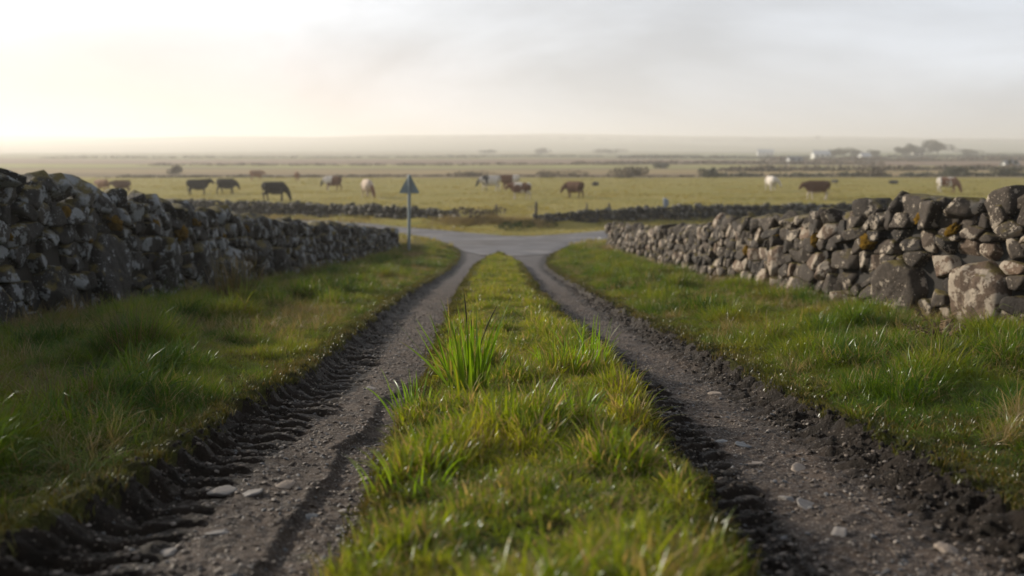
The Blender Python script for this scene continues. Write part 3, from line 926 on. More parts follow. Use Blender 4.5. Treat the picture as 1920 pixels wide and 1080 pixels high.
base = np.select([which == 0, which == 1, which == 2], [-outer_l(Y), outer_r(Y), outer_r(Y)], strip_w(Y) + .14)
X = lane_c(Y) + base + RNG.normal(size=n) * .085
k = fbm(X * 3, Y * 3, 160, 3) > .40
X, Y = X[k], Y[k]
sz = .002 + .012 * RNG.uniform(0, 1, len(X)) ** 2.6
scatter('mud_crumbs', place(X, Y) + np.stack([0 * sz, 0 * sz, sz * .3], 1), rots(len(X), 1.0), np.repeat(sz[:, None], 3, 1), S_clod, 'crumbled dark mud clods along the rut edges', 'mud')

# larger flat stones lying on the tracks
ST = [(-1.08, 3.57, .060, 0, 'flat pale stone, the left one of two side by side in the left wheel track'), (-.97, 3.55, .050, 1, 'pale wedge stone just right of the flat pale one in the left wheel track'),
      (-.86, 3.66, .040, 2, 'small tan flat stone near the middle of the left wheel track'), (-1.10, 3.17, .045, 0, 'long pale stone close to the tyre prints at bottom left'),
      (-.95, 3.08, .045, 1, 'rounded pale stone in the bottom of the left wheel track'), (-1.05, 2.89, .04, 0, 'lowest pale stone in the left wheel track'),
      (-.62, 3.47, .032, 0, 'round light pebble against the centre strip, left track'), (-.60, 3.92, .042, 2, 'tan elongated stone at the left foot of the centre strip'),
      (-.58, 3.24, .03, 1, 'grey stone half hidden below the centre strip grass, left track'), (1.19, 3.99, .062, 2, 'widest flat tan stone in the right wheel track'),
      (1.03, 4.05, .048, 2, 'second flat tan stone, left of the widest one in the right track'), (1.0, 3.49, .036, 1, 'rounded grey stone in the middle of the right wheel track'),
      (1.05, 3.42, .05, 1, 'larger rounded grey stone of the close pair in the right track'), (.98, 4.5, .040, 3, 'dark blue-grey stone in the right wheel track'),
      (1.04, 4.36, .042, 3, 'second dark bluish stone beside the dark blue-grey one'), (1.05, 3.05, .035, 0, 'single pale sliver stone low in the right wheel track'),
      (1.33, 2.9, .045, 2, 'tan stone near the right bank at the bottom'), (-.87, 6.1, .05, 0, 'long grey stone farther up the left wheel track'),
      (1.22, 5.87, .045, 2, 'pale tan stone by the bank farther up the right wheel track'), (-.72, 3.36, .045, 3, 'bluish wet stone in the inner rut of the left track')]
MS = [mat_simple('stone_pale', (.20, .18, .165), .65, .3, 25, .5), mat_simple('stone_mid', (.17, .155, .145), .6, .3, 25, .5), mat_simple('stone_tan', (.25, .20, .16), .65, .3, 25, .5), mat_simple('stone_blue', (.075, .08, .088), .45, .3, 25, .4)]
for k, (x, y, r, mi, lab) in enumerate(ST):
    v, f = rock_verts((r, r * RNG.uniform(.6, .9), r * RNG.uniform(.16, .28)), 4, 14, .16)
    o = obj('loose_stone', np_mesh('loose_stone', v, f), MS[mi])
    o.location = (x, y, gz(x, y) - r * RNG.uniform(-.04, .08)); o.rotation_euler = (RNG.normal() * .12, RNG.normal() * .12, RNG.uniform(0, 6.28))
    tag(o, lab, 'stone', 'larger stones lying in the wheel tracks')

# ------------------------------------------------------------------ individual plants
def tall_blades(specs, width, segs=9):
    Vs, Fs, br, bt = [], [], [], []; o = 0
    for (px, py, L, yaw, l0, curl) in specs:
        fw = np.array([math.cos(yaw), math.sin(yaw), 0]); sdn = np.array([-math.sin(yaw), math.cos(yaw), 0])
        p = np.array([px, py, -.02]); w = width * RNG.uniform(.7, 1.2); b_ = RNG.uniform()
        tw0 = RNG.uniform(-.9, .9); tw1 = RNG.uniform(-.6, .6)
        for s in range(segs + 1):
            t = s / segs; ang = l0 + curl * t * t
            if s: p = p + (fw * math.sin(ang) + np.array([0, 0, math.cos(ang)])) * L / segs
            tw = tw0 + tw1 * t
            nrm = fw * math.cos(ang) - np.array([0, 0, math.sin(ang)])
            sd = sdn * math.cos(tw) + nrm * math.sin(tw)
            ww = w * .5 * min(1, .45 + 2.2 * t) * (1 - t ** 2.4) + .0003
            Vs += [p - sd * ww, p + nrm * ww * .28, p + sd * ww]; br += [b_] * 3; bt += [t] * 3
        for s in range(segs):
            k = o + 3 * s
            Fs += [(k, k + 1, k + 4, k + 3), (k + 1, k + 2, k + 5, k + 4)]
        o += 3 * (segs + 1)
    me = np_mesh('foliage', np.array(Vs), np.array(Fs)); attr(me, 'br', br); attr(me, 'bt', bt)
    return me

def stalk(name, L, yaw, l0, curl, mat, parent, r=.0022, px=0, py=0):
    Vs, Fs = [], []; p = np.array([px, py, 0.]); seg = 8
    fw = np.array([math.cos(yaw), math.sin(yaw), 0])
    for s in range(seg + 1):
        t = s / seg; ang = l0 + curl * t * t
        if s: p = p + (fw * math.sin(ang) + np.array([0, 0, math.cos(ang)])) * L / seg
        rr = r * (1 + (.8 if .72 < t < .95 else 0)) * (1 - .5 * t)
        for q in range(5):
            a = q * 1.2566
            Vs.append(p + np.array([math.cos(a), math.sin(a), 0]) * rr)
    for s in range(seg):
        for q in range(5):
            a, b_ = 5 * s + q, 5 * s + (q + 1) % 5
            Fs.append((a, b_, b_ + 5, a + 5))
    return obj(name, np_mesh(name, np.array(Vs), np.array(Fs)), mat, parent)

RNG = np.random.default_rng(5)
M_stalk = mat_simple('dark_stalk', (.030, .026, .014), .7, .3, 20, .2)
def tuft(loc, n, rad, lmin, lmax, width, label, mat=M_tuft, lean=.5, stalks=(), cat='grass tuft', name='grass_tuft'):
    root = empty(name, (loc[0], loc[1], gz(*loc)))
    sp = []
    for i in range(n):
        a = RNG.uniform(0, 6.283); r = rad * math.sqrt(RNG.uniform())
        sp.append((r * math.cos(a), r * math.sin(a), RNG.uniform(lmin, lmax), a + RNG.normal() * .5, abs(RNG.normal()) * .16 * (1 + r / rad), RNG.uniform(.1, 1.1) * lean))
    obj('foliage', tall_blades(sp, width), mat, root)
    for (L, yaw, l0, cu) in stalks: stalk('seed_stalk', L, yaw, l0, cu, M_stalk, root, .0036)
    tag(root, label, cat)
    return root
tuft((-.215, 5.12), 58, .12, .26, .54, .016, 'tall sharp green grass tuft with dark seed stalks on the centre strip', lean=.45, stalks=[(.52, 2.8, .05, .05), (.47, .2, .16, .35), (.38, 1.5, .02, .1)])
tuft((.27, 5.65), 34, .13, .14, .27, .010, 'shorter spiky grass tuft right of the tallest one, middle of the strip', lean=.7)
tuft((.46, 5.85), 44, .13, .20, .42, .010, 'spiky green grass tuft on the right shoulder of the centre strip', lean=.7)
tuft((-.47, 4.55), 30, .09, .12, .26, .0115, 'blurred green grass tuft on the left shoulder of the centre strip', lean=.8)
tuft((-.10, 4.3), 14, .10, .10, .19, .008, 'small loose grass tuft in the middle of the strip, nearer than the tallest', lean=.9)
tuft((.27, 4.15), 34, .10, .14, .25, .0105, 'dark green leaning grass tuft on the right half of the near strip', lean=.9)
tuft((.36, 3.3), 18, .12, .10, .2, .008, 'wide blurred grass tuft low on the right of the strip', lean=1.0)
tuft((-.35, 3.1), 20, .12, .10, .2, .008, 'wide blurred grass tuft low on the left of the strip', lean=1.0)
M_rush = mat_grass('rush', [(0, (.05, .06, .012)), (.5, (.10, .085, .025)), (1, (.17, .12, .05))], (.25, .17, .07), .35, .3, 2, .04)
tuft((-3.5, 12.4), 190, .24, .30, .68, .008, 'brown rush clump at the foot of the left wall, between the boulders', M_rush, .35, cat='rush clump', name='rush_clump')
tuft((-2.62, 6.75), 150, .16, .18, .42, .005, 'tall reddish dry grass clump standing on the left verge', M_rush, .6, cat='grass clump', name='grass_clump')
tuft((-4.1, 20.5), 150, .25, .25, .5, .008, 'dark weed clump below the far half of the left wall', M_rush, .5, cat='grass clump', name='grass_clump')
tuft((3.1, 30.8), 160, .28, .2, .42, .009, 'dark green hummock of grass beside the far end of the right wall', M_verge, .7, cat='grass clump', name='grass_clump')
tuft((-2.15, 4.75), 120, .2, .15, .32, .005, 'straw-topped tussock at the lower left of the verge', M_rush, 1.1, cat='grass clump', name='grass_clump')

# broad-leaved dock on the right verge
def dock(loc, label):
    root = empty('dock_plant', (loc[0], loc[1], gz(*loc)))
    ml = mat_simple('dock_leaf', (.060, .105, .022), .35, .35, 12, .3, spec=.5)
    for i in range(8):
        Vs, Fs = [], []
        yaw = i * .9 + RNG.normal() * .3; L = RNG.uniform(.11, .19); W_ = L * .3
        fw = np.array([math.cos(yaw), math.sin(yaw), 0]); sd = np.array([-math.sin(yaw), math.cos(yaw), 0]); p = np.array([0, 0, 0.02])
        for s in range(8):
            t = s / 7; ang = .5 + 1.1 * t
            if s: p = p + (fw * math.sin(ang) + np.array([0, 0, math.cos(ang)])) * L / 7
            w = W_ * math.sin(math.pi * min(1, .08 + t * .92)) * .5 + .002
            for q in (-1, -.5, 0, .5, 1):
                Vs.append(p + sd * w * q + np.array([0, 0, abs(q) * w * .5 + .003 * math.sin(t * 19 + q * 3)]))
        for s in range(7):
            for q in range(4):
                a = 5 * s + q; Fs.append((a, a + 1, a + 6, a + 5))
        obj('leaf', np_mesh('leaf', np.array(Vs), np.array(Fs)), ml, root)
    stalk('stem', .14, 1, .2, .4, M_stalk, root, .004)
    tag(root, label, 'dock plant')
dock((2.3, 6.7), 'broad-leaved dock plant in the grass of the right verge')

# dead bracken by the right wall
def bracken(loc, label):
    root = empty('dead_bracken', (loc[0], loc[1], gz(*loc)))
    mf = mat_simple('bracken_frond', (.13, .085, .04), .9, .5, 15, .3)
    for i in range(15):
        yaw = RNG.uniform(0, 6.28); L = RNG.uniform(.18, .40); l0 = RNG.uniform(.1, .6); cu = RNG.uniform(.6, 1.8)
        Vs, Fs = [], []
        fw = np.array([math.cos(yaw), math.sin(yaw), 0]); sd = np.array([-math.sin(yaw), math.cos(yaw), 0]); p = np.array([RNG.normal() * .07, RNG.normal() * .07, 0.])
        seg = 14
        for s in range(seg + 1):
            t = s / seg; ang = l0 + cu * t
            stepv = (fw * math.sin(ang) + np.array([0, 0, math.cos(ang)])) * L / seg
            p2 = p + stepv
            k = len(Vs)
            Vs += [p - sd * .002, p + sd * .002, p2 + sd * .002, p2 - sd * .002]; Fs.append((k, k + 1, k + 2, k + 3))
            if t > .2:
                w = .09 * (1 - t) + .02
                for q in (-1, 1):
                    dr = sd * q + stepv / np.linalg.norm(stepv) * .5 + np.array([0, 0, RNG.normal() * .4 - .2]); k = len(Vs)
                    Vs += [p, p + stepv * .8, p + dr * w + stepv * .3, p + dr * w]; Fs.append((k, k + 1, k + 2, k + 3))
            p = p2
        obj('frond', np_mesh('frond', np.array(Vs), np.array(Fs)), mf, root)
    tag(root, label, 'bracken')
bracken((3.75, 8.6), 'dead brown bracken against the foot of the right wall')
bracken((3.2, 7.3), 'smaller withered bracken in the right verge, nearer the camera')

# ------------------------------------------------------------------ road sign (seen from behind)
def box(bm, c, s, R=None):
    M = Matrix.Translation(Vector(c)) @ (R or Matrix.Identity(4)) @ Matrix.Diagonal((s[0], s[1], s[2], 1))
    bmesh.ops.create_cube(bm, size=1, matrix=M)
def bmobj(name, bm, mat, parent=None, bevel=0, smooth=False):
    if bevel: bmesh.ops.bevel(bm, geom=bm.edges[:], offset=bevel, segments=2, affect='EDGES')
    me = bpy.data.meshes.new(name); bm.to_mesh(me); bm.free()
    if smooth:
        for p in me.polygons: p.use_smooth = True
    return obj(name, me, mat, parent)
M_galv = mat_simple('galvanised', (.26, .30, .31), .55, .3, 6, .1, .35)
M_back = mat_simple('sign_back', (.24, .29, .30), .6, .3, 5, .1, .2)
M_signface = mat_simple('sign_white', (.75, .74, .70), .5, .05, 5, .05)
M_signred = mat_simple('sign_red', (.5, .03, .03), .5, .1, 5, .05)
sx_, sy_ = -3.42, 32.9
sg = empty('road_sign', (sx_, sy_, gz(sx_, sy_)), .04); sg.rotation_euler[1] = .018
tag(sg, 'back of a triangular road sign on a grey pole at the left wall end', 'road sign')
bm = bmesh.new()
bmesh.ops.create_cone(bm, cap_ends=True, segments=20, radius1=.055, radius2=.055, depth=2.66, matrix=Matrix.Translation((0, 0, 1.23)))
bmobj('pole', bm, M_galv, sg, smooth=False)
bm = bmesh.new(); bmesh.ops.create_cone(bm, cap_ends=True, segments=20, radius1=.060, radius2=.048, depth=.04, matrix=Matrix.Translation((0, 0, 2.58)))
bmobj('pole_cap', bm, M_galv, sg)
def tri_plate(scale, y, th, rc=.05):
    bm = bmesh.new(); pts = []
    H = .60 * scale; Wd = .33 * scale
    for cx, cz, a0 in ((0, H, 90), (-Wd, 0, 210), (Wd, 0, 330)):
        for k in range(-2, 3):
            a = math.radians(a0 + k * 24)
            pts.append((cx * (1 - .12) + rc * math.cos(a) * .7, cz * .9 + .03 + rc * math.sin(a) * .7))
    f = [bm.verts.new((px, y, pz)) for px, pz in pts]; b2 = [bm.verts.new((px, y + th, pz)) for px, pz in pts]
    bm.faces.new(f[::-1]); bm.faces.new(b2)
    for i in range(len(f)):
        j = (i + 1) % len(f); bm.faces.new((f[i], f[j], b2[j], b2[i]))
    bmesh.ops.recalc_face_normals(bm, faces=bm.faces)
    bmesh.ops.translate(bm, verts=bm.verts, vec=(0, 0, 2.0 + .3 * (1 - scale) * .6))
    return bm
bmobj('sign_plate', tri_plate(1, .062, .004), M_back, sg)
bmobj('sign_border', tri_plate(1, .0665, .002), M_signred, sg)
bmobj('sign_face', tri_plate(.7, .069, .0015), M_signface, sg)
for z in (2.12, 2.38):
    bm = bmesh.new(); box(bm, (0, .057, z), (.34 if z < 2.2 else .16, .012, .03)); bmobj('channel', bm, M_galv, sg)
    bm = bmesh.new(); bmesh.ops.create_cone(bm, cap_ends=True, segments=16, radius1=.062, radius2=.062, depth=.03, matrix=Matrix.Translation((0, 0, z))); bmobj('clamp', bm, M_galv, sg)
bm = bmesh.new(); bmesh.ops.create_cone(bm, cap_ends=True, segments=12, radius1=.16, radius2=.09, depth=.12, matrix=Matrix.Translation((0, 0, .02))); bmobj('concrete_foot', bm, M_core, sg)

# ------------------------------------------------------------------ fence posts
M_wood = mat_simple('weathered_wood', (.11, .09, .07), .85, .4, 9, .6)
for (x, y, h, lean, lab) in [(-.70, 49.0, .95, .06, 'wooden post in the weedy gap between the two field walls'),
                          (-.98, 48.6, .62, -.1, 'short broken post just left of the taller gap post'),
                          (1.14, 47.0, .95, .02, 'thick wooden post at the left end of the dark field wall'),
                          (3.70, 48.9, 1.05, -.03, 'thin wooden post rising behind the dark field wall, left one of two'),
                          (4.85, 49.5, .98, .03, 'thin wooden post rising behind the dark field wall, right one of two')]:
    P_, F_ = rock_verts((.055 if 'thick' not in lab else .075, .05, h * .62), 3, 4, .08, 20)
    # square up the rock profile into a hewn post
    P_[:, 2] += h * .42
    o = obj('fence_post', np_mesh('fence_post', P_, F_), M_wood)
    o.location = (x, y, gz(x, y)); o.rotation_euler = (0, lean, RNG.uniform(0, 3))
    tag(o, lab, 'fence post', 'wooden fence posts by the field walls')
P_, F_ = rock_verts((.15, .1, .26), 3, 8, .08, 20)
o = obj('standing_stone', np_mesh('standing_stone', P_, F_), mat_simple('pale_blue_stone', (.26, .29, .34), .7, .2, 8, .3))
o.location = (7.75, 50.25, gz(7.7, 50.2) + .90)
tag(o, 'pale blue-grey upright stone set on top of the dark field wall', 'stone')

# ------------------------------------------------------------------ cattle
def capsule(verts, faces, A, B, ra, rb, yscale=1.0, n=12, rings=5):
    A = Vector(A); B = Vector(B); ax = B - A; L = ax.length
    ax.normalize()
    s = Vector((0, 1, 0)); t = ax.cross(s)
    if t.length < .2: s = Vector((1, 0, 0)); t = ax.cross(s)
    t.normalize(); s = t.cross(ax).normalized()
    prof = []
    for k in range(rings):
        a = math.pi / 2 * (1 - k / rings); prof.append((-ra * math.sin(a), ra * math.cos(a)))
    prof.append((0, ra)); prof.append((L, rb))
    for k in range(1, rings + 1):
        a = math.pi / 2 * k / rings; prof.append((L + rb * math.sin(a), rb * math.cos(a)))
    o = len(verts)
    for (h, r) in prof:
        r = max(r, .002)
        for q in range(n):
            a = 2 * math.pi * q / n
            p = A + ax * h + (s * math.cos(a) * yscale + t * math.sin(a)) * r
            verts.append(p[:])
    m = len(prof)
    for k in range(m - 1):
        for q in range(n):
            a, b = o + k * n + q, o + k * n + (q + 1) % n
            faces.append((a, b, b + n, a + n))
    faces.append(tuple(o + q for q in range(n))[::-1]); faces.append(tuple(o + (m - 1) * n + q for q in range(n)))

def cow_mesh(name, head='level', stride=0.0, bulk=1.0, tail=.0, turn=0.0, lying=False):
    V_, F_ = [], []
    cap = lambda *a, **k: capsule(V_, F_, *a, **k)
    lz = -.62 if lying else 0.0
    def chain(pts, ys=1.0):
        for (a, ra), (b_, rb) in zip(pts, pts[1:]): cap(a, b_, ra, rb, ys)
    B = bulk
    # barrel: deep chest, level back, slightly tucked flank
    chain([((-.88, 0, 1.08 + lz), .33 * B), ((-.60, 0, 1.00 + lz), .42 * B), ((-.1, 0, .94 + lz), .475 * B), ((.32, 0, .94 + lz), .465 * B), ((.60, 0, .98 + lz), .37 * B)], .74)
    chain([((-.85, 0, 1.30 + lz), .10), ((0, 0, 1.29 + lz), .11), ((.6, 0, 1.31 + lz), .12)], .8)     # back line, withers
    cap((-.78, .16, 1.24 + lz), (-.95, .12, 1.12 + lz), .12, .12); cap((-.78, -.16, 1.24 + lz), (-.95, -.12, 1.12 + lz), .12, .12)   # hips
    cap((.66, 0, .78 + lz), (.5, 0, .72 + lz), .15, .2, .7)                                           # brisket
    # neck and head
    st, ct = math.sin(turn), math.cos(turn)
    def hd(x, z, y=0): return (.7 + (x - .7) * ct - y * st, (x - .7) * st + y * ct, z + lz)
    if head == 'graze':
        N = [((.60, 0, 1.08), .31), (hd(.90, .86), .25), (hd(1.10, .60), .19)]; poll, muz = hd(1.14, .50), hd(1.28, .12)
    elif head == 'low':
        N = [((.60, 0, 1.10), .31), (hd(.93, 1.02), .25), (hd(1.12, .90), .19)]; poll, muz = hd(1.18, .88), hd(1.36, .52)
    elif head == 'up':
        N = [((.60, 0, 1.10), .31), (hd(.90, 1.20), .25), (hd(1.10, 1.28), .19)]; poll, muz = hd(1.16, 1.32), hd(1.50, 1.10)
    else:
        N = [((.60, 0, 1.10), .31), (hd(.92, 1.10), .25), (hd(1.12, 1.12), .19)]; poll, muz = hd(1.18, 1.14), hd(1.44, .84)
    N = [((p[0], p[1], p[2] + (lz if i == 0 else 0)), r) for i, (p, r) in enumerate(N)]
    chain(N, .75)
    pv, mv = Vector(poll), Vector(muz); mid = pv.lerp(mv, .45)
    chain([(poll, .165), (tuple(mid), .135), (tuple(mv), .10)], .85)
    dwn = (mv - pv).normalized()
    cap(tuple(mid + Vector((0, 0, -.05))), tuple(mv + Vector((0, 0, -.03))), .09, .07)
    side = Vector((-st, ct, 0))
    for q in (-1, 1):
        e0 = pv + side * q * .10 + Vector((0, 0, .03)); e1 = e0 + side * q * .17 + Vector((-.03, 0, -.01))
        cap(tuple(e0), tuple(e0.lerp(e1, .6)), .03, .05); cap(tuple(e0.lerp(e1, .6)), tuple(e1), .05, .02)
    if not lying:
        for q, s in ((-1, stride), (1, -stride)):
            y = .19 * q * B
            chain([((.50, y, .92), .17), ((.50 + s * .08, y * 1.05, .70), .125), ((.54 + s * .20, y, .42), .068), ((.50 + s * .26, y, .13), .048), ((.53 + s * .28, y, .05), .062)])
            s2 = -s * .9
            chain([((-.72, y, 1.0), .22), ((-.62 + s2 * .08, y * 1.1, .74), .155), ((-.90 + s2 * .16, y, .50), .078), ((-.84 + s2 * .28, y, .14), .052), ((-.81 + s2 * .30, y, .05), .065)])
    else:
        for q in (-1, 1):
            chain([((.50, .25 * q, .22), .12), ((.85, .27 * q, .09), .07), ((.6, .3 * q, .06), .05)])
            chain([((-.62, .3 * q, .26), .2), ((-.2, .42 * q, .12), .1), ((-.5, .45 * q, .06), .06)])
    cap((-.98, 0, 1.26 + lz), (-1.12, 0, 1.05 + lz), .05, .032); cap((-1.12, 0, 1.05 + lz), (-1.13 + tail * .1, tail * .15, max(.1, .62 + lz * .6)), .032, .026); cap((-1.13 + tail * .1, tail * .15, max(.1, .62 + lz * .6)), (-1.12 + tail * .1, tail * .2, max(.06, .45 + lz * .6)), .045, .03)
    me = bpy.data.meshes.new(name); me.from_pydata(V_, [], F_); me.update()
    t = bpy.data.objects.new('tmp', me); COL.objects.link(t)
    r = t.modifiers.new('r', 'REMESH'); r.mode = 'VOXEL'; r.voxel_size = .032; r.use_smooth_shade = True
    s_ = t.modifiers.new('s', 'SMOOTH'); s_.factor = .5; s_.iterations = 4
    dg = bpy.context.evaluated_depsgraph_get()
    new = bpy.data.meshes.new_from_object(t.evaluated_get(dg)); new.name = name
    bpy.data.objects.remove(t); bpy.data.meshes.remove(me)
    for p in new.polygons: p.use_smooth = True
    return new

def mat_cow(name, a, b_=None, thr=.5, scale=1.3, grad=0.0, seed=0.0, legs=None, headc=None, rump=None):
    m, nt, out = new_mat(name); b = NB(nt)
    oc = b.n('ShaderNodeTexCoord').outputs['Object']
    sp = b.n('ShaderNodeSeparateXYZ'); b.link(oc, sp.inputs[0])
    mp = b.n('ShaderNodeMapping'); b.link(oc, mp.inputs['Vector']); mp.inputs['Location'].default_value = (seed, seed * .7, seed * .3)
    fine = b.noise(oc, 18, 4, .7)
    col = b.mix(fine, tuple(.75 * x for x in a), tuple(1.2 * x for x in a))
    if b_ is not None:
        n = b.noise(mp.outputs[0], scale, 2, .45)
        f = b.math('ADD', n, b.math('MULTIPLY', sp.outputs['X'], grad))
        col = b.mix(b.map(f, thr - .02, thr + .02), col, b_)
    if headc is not None:
        col = b.mix(b.map(sp.outputs['X'], 1.02, 1.1), col, headc)
    if rump is not None:
        col = b.mix(b.map(sp.outputs['X'], rump[3] - .05, rump[3] + .05, 1, 0), col, rump[:3])
    if legs is not None:
        col = b.mix(b.map(sp.outputs['Z'], .52, .64, 1, 0), col, legs)
    b.link(b.bsdf(col, .8, b.bump(b.noise(oc, 60, 3), .3, .01), .2), out.inputs[0])
    return m
BLK, BRN, RED, WHT, CRM = (.006, .005, .005), (.100, .045, .024), (.135, .060, .032), (.60, .55, .50), (.52, .42, .34)
K_black = mat_cow('coat_black', BLK)
K_brown = mat_cow('coat_brown', BRN)
K_pale = mat_cow('coat_palebrown', (.28, .15, .09))
K_wb = mat_cow('coat_white_brown_rear', WHT, RED, headc=(.03, .027, .025), rump=(RED[0], RED[1], RED[2], -.12))
K_cream = mat_cow('coat_cream_patched', CRM, RED, .62, 1.6, 0, 4.0, headc=(.2, .09, .05))
K_grey = mat_cow('coat_white_dark_head', WHT, (.04, .04, .04), .60, 1.5, .10, 2.0, headc=(.035, .037, .04))
K_brw = mat_cow('coat_brown_white_rump', RED, rump=(.62, .56, .50, -.45))
K_sad = mat_cow('coat_brown_white_saddle', (.125, .055, .030), WHT, .53, 1.15, -.05, 7.3, legs=(.55, .48, .40))
K_wht = mat_cow('coat_white', WHT, CRM, .6, 1.2)
K_brl = mat_cow('coat_brown_white_legs', BRN, legs=(.55, .48, .42))
K_wbb = mat_cow('coat_white_with_brown', WHT, (.20, .10, .06), .52, 1.3, .15, 3.1)
cm_level = cow_mesh('cow', 'level', .5); cm_low = cow_mesh('cow', 'low', .8, 1.0, .4); cm_graze = cow_mesh('cow', 'graze', .45)
cm_up = cow_mesh('cow', 'up', .25, .98, .3); cm_turn = cow_mesh('cow', 'low', .3, 1.0, .2, .9); cm_fat = cow_mesh('cow', 'graze', .2, 1.08, .2, .5)
cm_calf = cow_mesh('calf', 'level', 0, 1.0, 0, 0, True)
R_ = math.radians
# (mesh, coat, x, y, heading, scale, label)   heading 0 = facing right
COWS = [
 (cm_level, K_pale, -38.1, 92.9, 150, .84, 'brown cow at the far left, half hidden by the wall top'),
 (cm_level, K_brown, -35.3, 90.3, 205, .84, 'plain brown cow right of the half hidden one at far left'),
 (cm_up, K_black, -26.8, 85.5, 8, .98, 'black cow walking right with its head raised, leftmost of three black ones'),
 (cm_low, K_black, -25.0, 87.8, -12, .98, 'middle one of three black cows, head lowered to the right'),
 (cm_graze, K_black, -17.6, 74.4, -4, 1.02, 'largest black cow grazing with its muzzle on the grass'),
 (cm_low, K_wb, -17.5, 97.3, 165, 1.0, 'white cow with dark head and brown hindquarters facing left'),
 (cm_fat, K_cream, -11.7, 81.1, -68, 1.04, 'cream cow grazing towards the camera left of the road sign'),
 (cm_low, K_grey, -2.15, 95.7, 182, 1.06, 'white cow with dark grey head and neck, leftmost of the middle group'),
 (cm_level, K_brw, -.3, 100.2, 172, 1.05, 'brown cow with white rump behind the middle group'),
 (cm_level, K_sad, .6, 77.1, 160, .92, 'brown cow with white saddle patch in front of the middle group'),
 (cm_turn, K_brown, 4.9, 79.1, 138, .95, 'stocky brown cow standing alone right of the middle group'),
 (cm_calf, mat_cow('coat_dark', (.05, .04, .04)), 9.4, 112.8, 60, .6, 'tiny dark calf resting far behind the lone brown cow'),
 (cm_turn, K_wht, 24.8, 95.7, -80, 1.0, 'small white cow facing the camera in the right part of the field'),
 (cm_level, K_brl, 23.2, 76.2, 182, 1.04, 'large brown cow with white lower legs facing left, right part of the field'),
 (cm_graze, K_wbb, 39.4, 90.3, -28, .98, 'white and brown cow grazing at the far right above the wall'),
 (cm_calf, mat_cow('coat_dark_b', (.05, .045, .045)), 39.9, 123.7, 120, .5, 'tiny dark calf lying far off, left one of the two at right'),
 (cm_calf, mat_cow('coat_dark_c', (.06, .055, .06)), 45.4, 119.0, 190, .55, 'tiny dark calf lying far off, right one of the two at right'),
 (cm_level, K_pale, -28.2, 131.4, 100, .9, 'faint small brown cow far behind the grazing black cow'),
 (cm_level, K_pale, -34.9, 137.0, 30, .95, 'fainter pale brown cow in the mist, left of the small far brown one'),
]
usedm = {}
for (me, mt, x, y, hd, sc, lab) in COWS:
    mm = me.copy(); mm.materials.clear(); mm.materials.append(mt)
    o = bpy.data.objects.new('calf' if 'calf' in lab else 'cow', mm); COL.objects.link(o)
    o.location = (x, y, gz(x, y) - .01); o.rotation_euler = (0, 0, R_(hd)); o.scale = (sc * .87, sc, sc)
    tag(o, lab, 'calf' if 'calf' in lab else 'cow', 'cattle grazing in the misty field')

# ------------------------------------------------------------------ bushes, hedges, trees far off
def leaf_cloud(lobes, n, size):
    """lobes: (cx,cy,cz,rx,ry,rz); many small leaf-clump quads through the volume"""
    w = np.array([l[3] * l[5] for l in lobes]); w = w / w.sum()
    pick = RNG.choice(len(lobes), n, p=w); L = np.array(lobes)[pick]
    D = rnd_dirs(n); r = RNG.uniform(.45, 1.05, n) ** .6
    C = L[:, :3] + D * r[:, None] * L[:, 3:]
    C[:, 2] = np.maximum(C[:, 2], .03)
    A = rnd_dirs(n); Bv = np.cross(A, rnd_dirs(n)); Bv /= np.linalg.norm(Bv, axis=1)[:, None]
    s = size * RNG.uniform(.5, 1.4, n)[:, None]
    V_ = np.stack([C - A * s, C - Bv * s * .7, C + A * s, C + Bv * s * .7], 1).reshape(-1, 3)
    return np_mesh('foliage', V_, np.arange(4 * n).reshape(n, 4))

M_leafd = mat_leaf('foliage_dark', (.055, .058, .036), (.095, .095, .062))  # tones lightened so that some distance haze sits in the colour
M_leafb = mat_leaf('foliage_brown', (.12, .095, .066), (.17, .135, .095))  # brown, lightened towards beige with haze put into the colour
M_bark = mat_simple('bark', (.06, .05, .04), .9, .3, 4, .6)
def trunk_mesh(h, r):
    V_, F_ = [], []
    capsule(V_, F_, (0, 0, -.2), (.1 * h * .1, 0, h * .5), r, r * .6, n=10)
    for k in range(5):
        a = k * 1.3 + RNG.uniform(0, .6)
        capsule(V_, F_, (0, 0, h * RNG.uniform(.25, .45)), (math.cos(a) * h * .28, math.sin(a) * h * .28, h * RNG.uniform(.6, .85)), r * .5, r * .12, n=8)
    me = bpy.data.meshes.new('trunk'); me.from_pydata(V_, [], F_); me.update(); return me
def tree(x, y, h, w, lab, mat=M_leafd):
    root = empty('tree', (x, y, gz(x, y)))
    obj('trunk', trunk_mesh(h, h * .035), M_bark, root)
    lobes = [(RNG.normal() * w * .22, RNG.normal() * w * .2, h * RNG.uniform(.42, .75), w * RNG.uniform(.22, .36), w * RNG.uniform(.22, .36), h * RNG.uniform(.16, .28)) for _ in range(9)]
    obj('crown', leaf_cloud(lobes, 2600, h * .035), mat, root)
    tag(root, lab, 'tree', 'trees around the distant farm')
tree(270.6, 639, 11.5, 17, 'largest rounded dark tree on the misty skyline at right')
tree(258, 645, 9.0, 11, 'dark tree just left of the largest rounded one')
tree(249, 640, 7.5, 9, 'small leaning tree at the left end of the farm tree row')
tree(190, 577, 6.5, 10, 'dark tree right beside the long white farmhouse')
tree(199, 580, 5.5, 8, 'low dark tree between two white houses')
tree(181, 570, 5.0, 6, 'slim dark tree close to the gable of the long white farmhouse')
tree(300, 660, 6.0, 12, 'low spreading tree at the far right edge of the skyline')
tree(212, 590, 5.0, 9, 'bushy low tree right of the small white cottage')
tree(760, 2500, 14, 16, 'tiny tree standing on the ridge of the far hill')
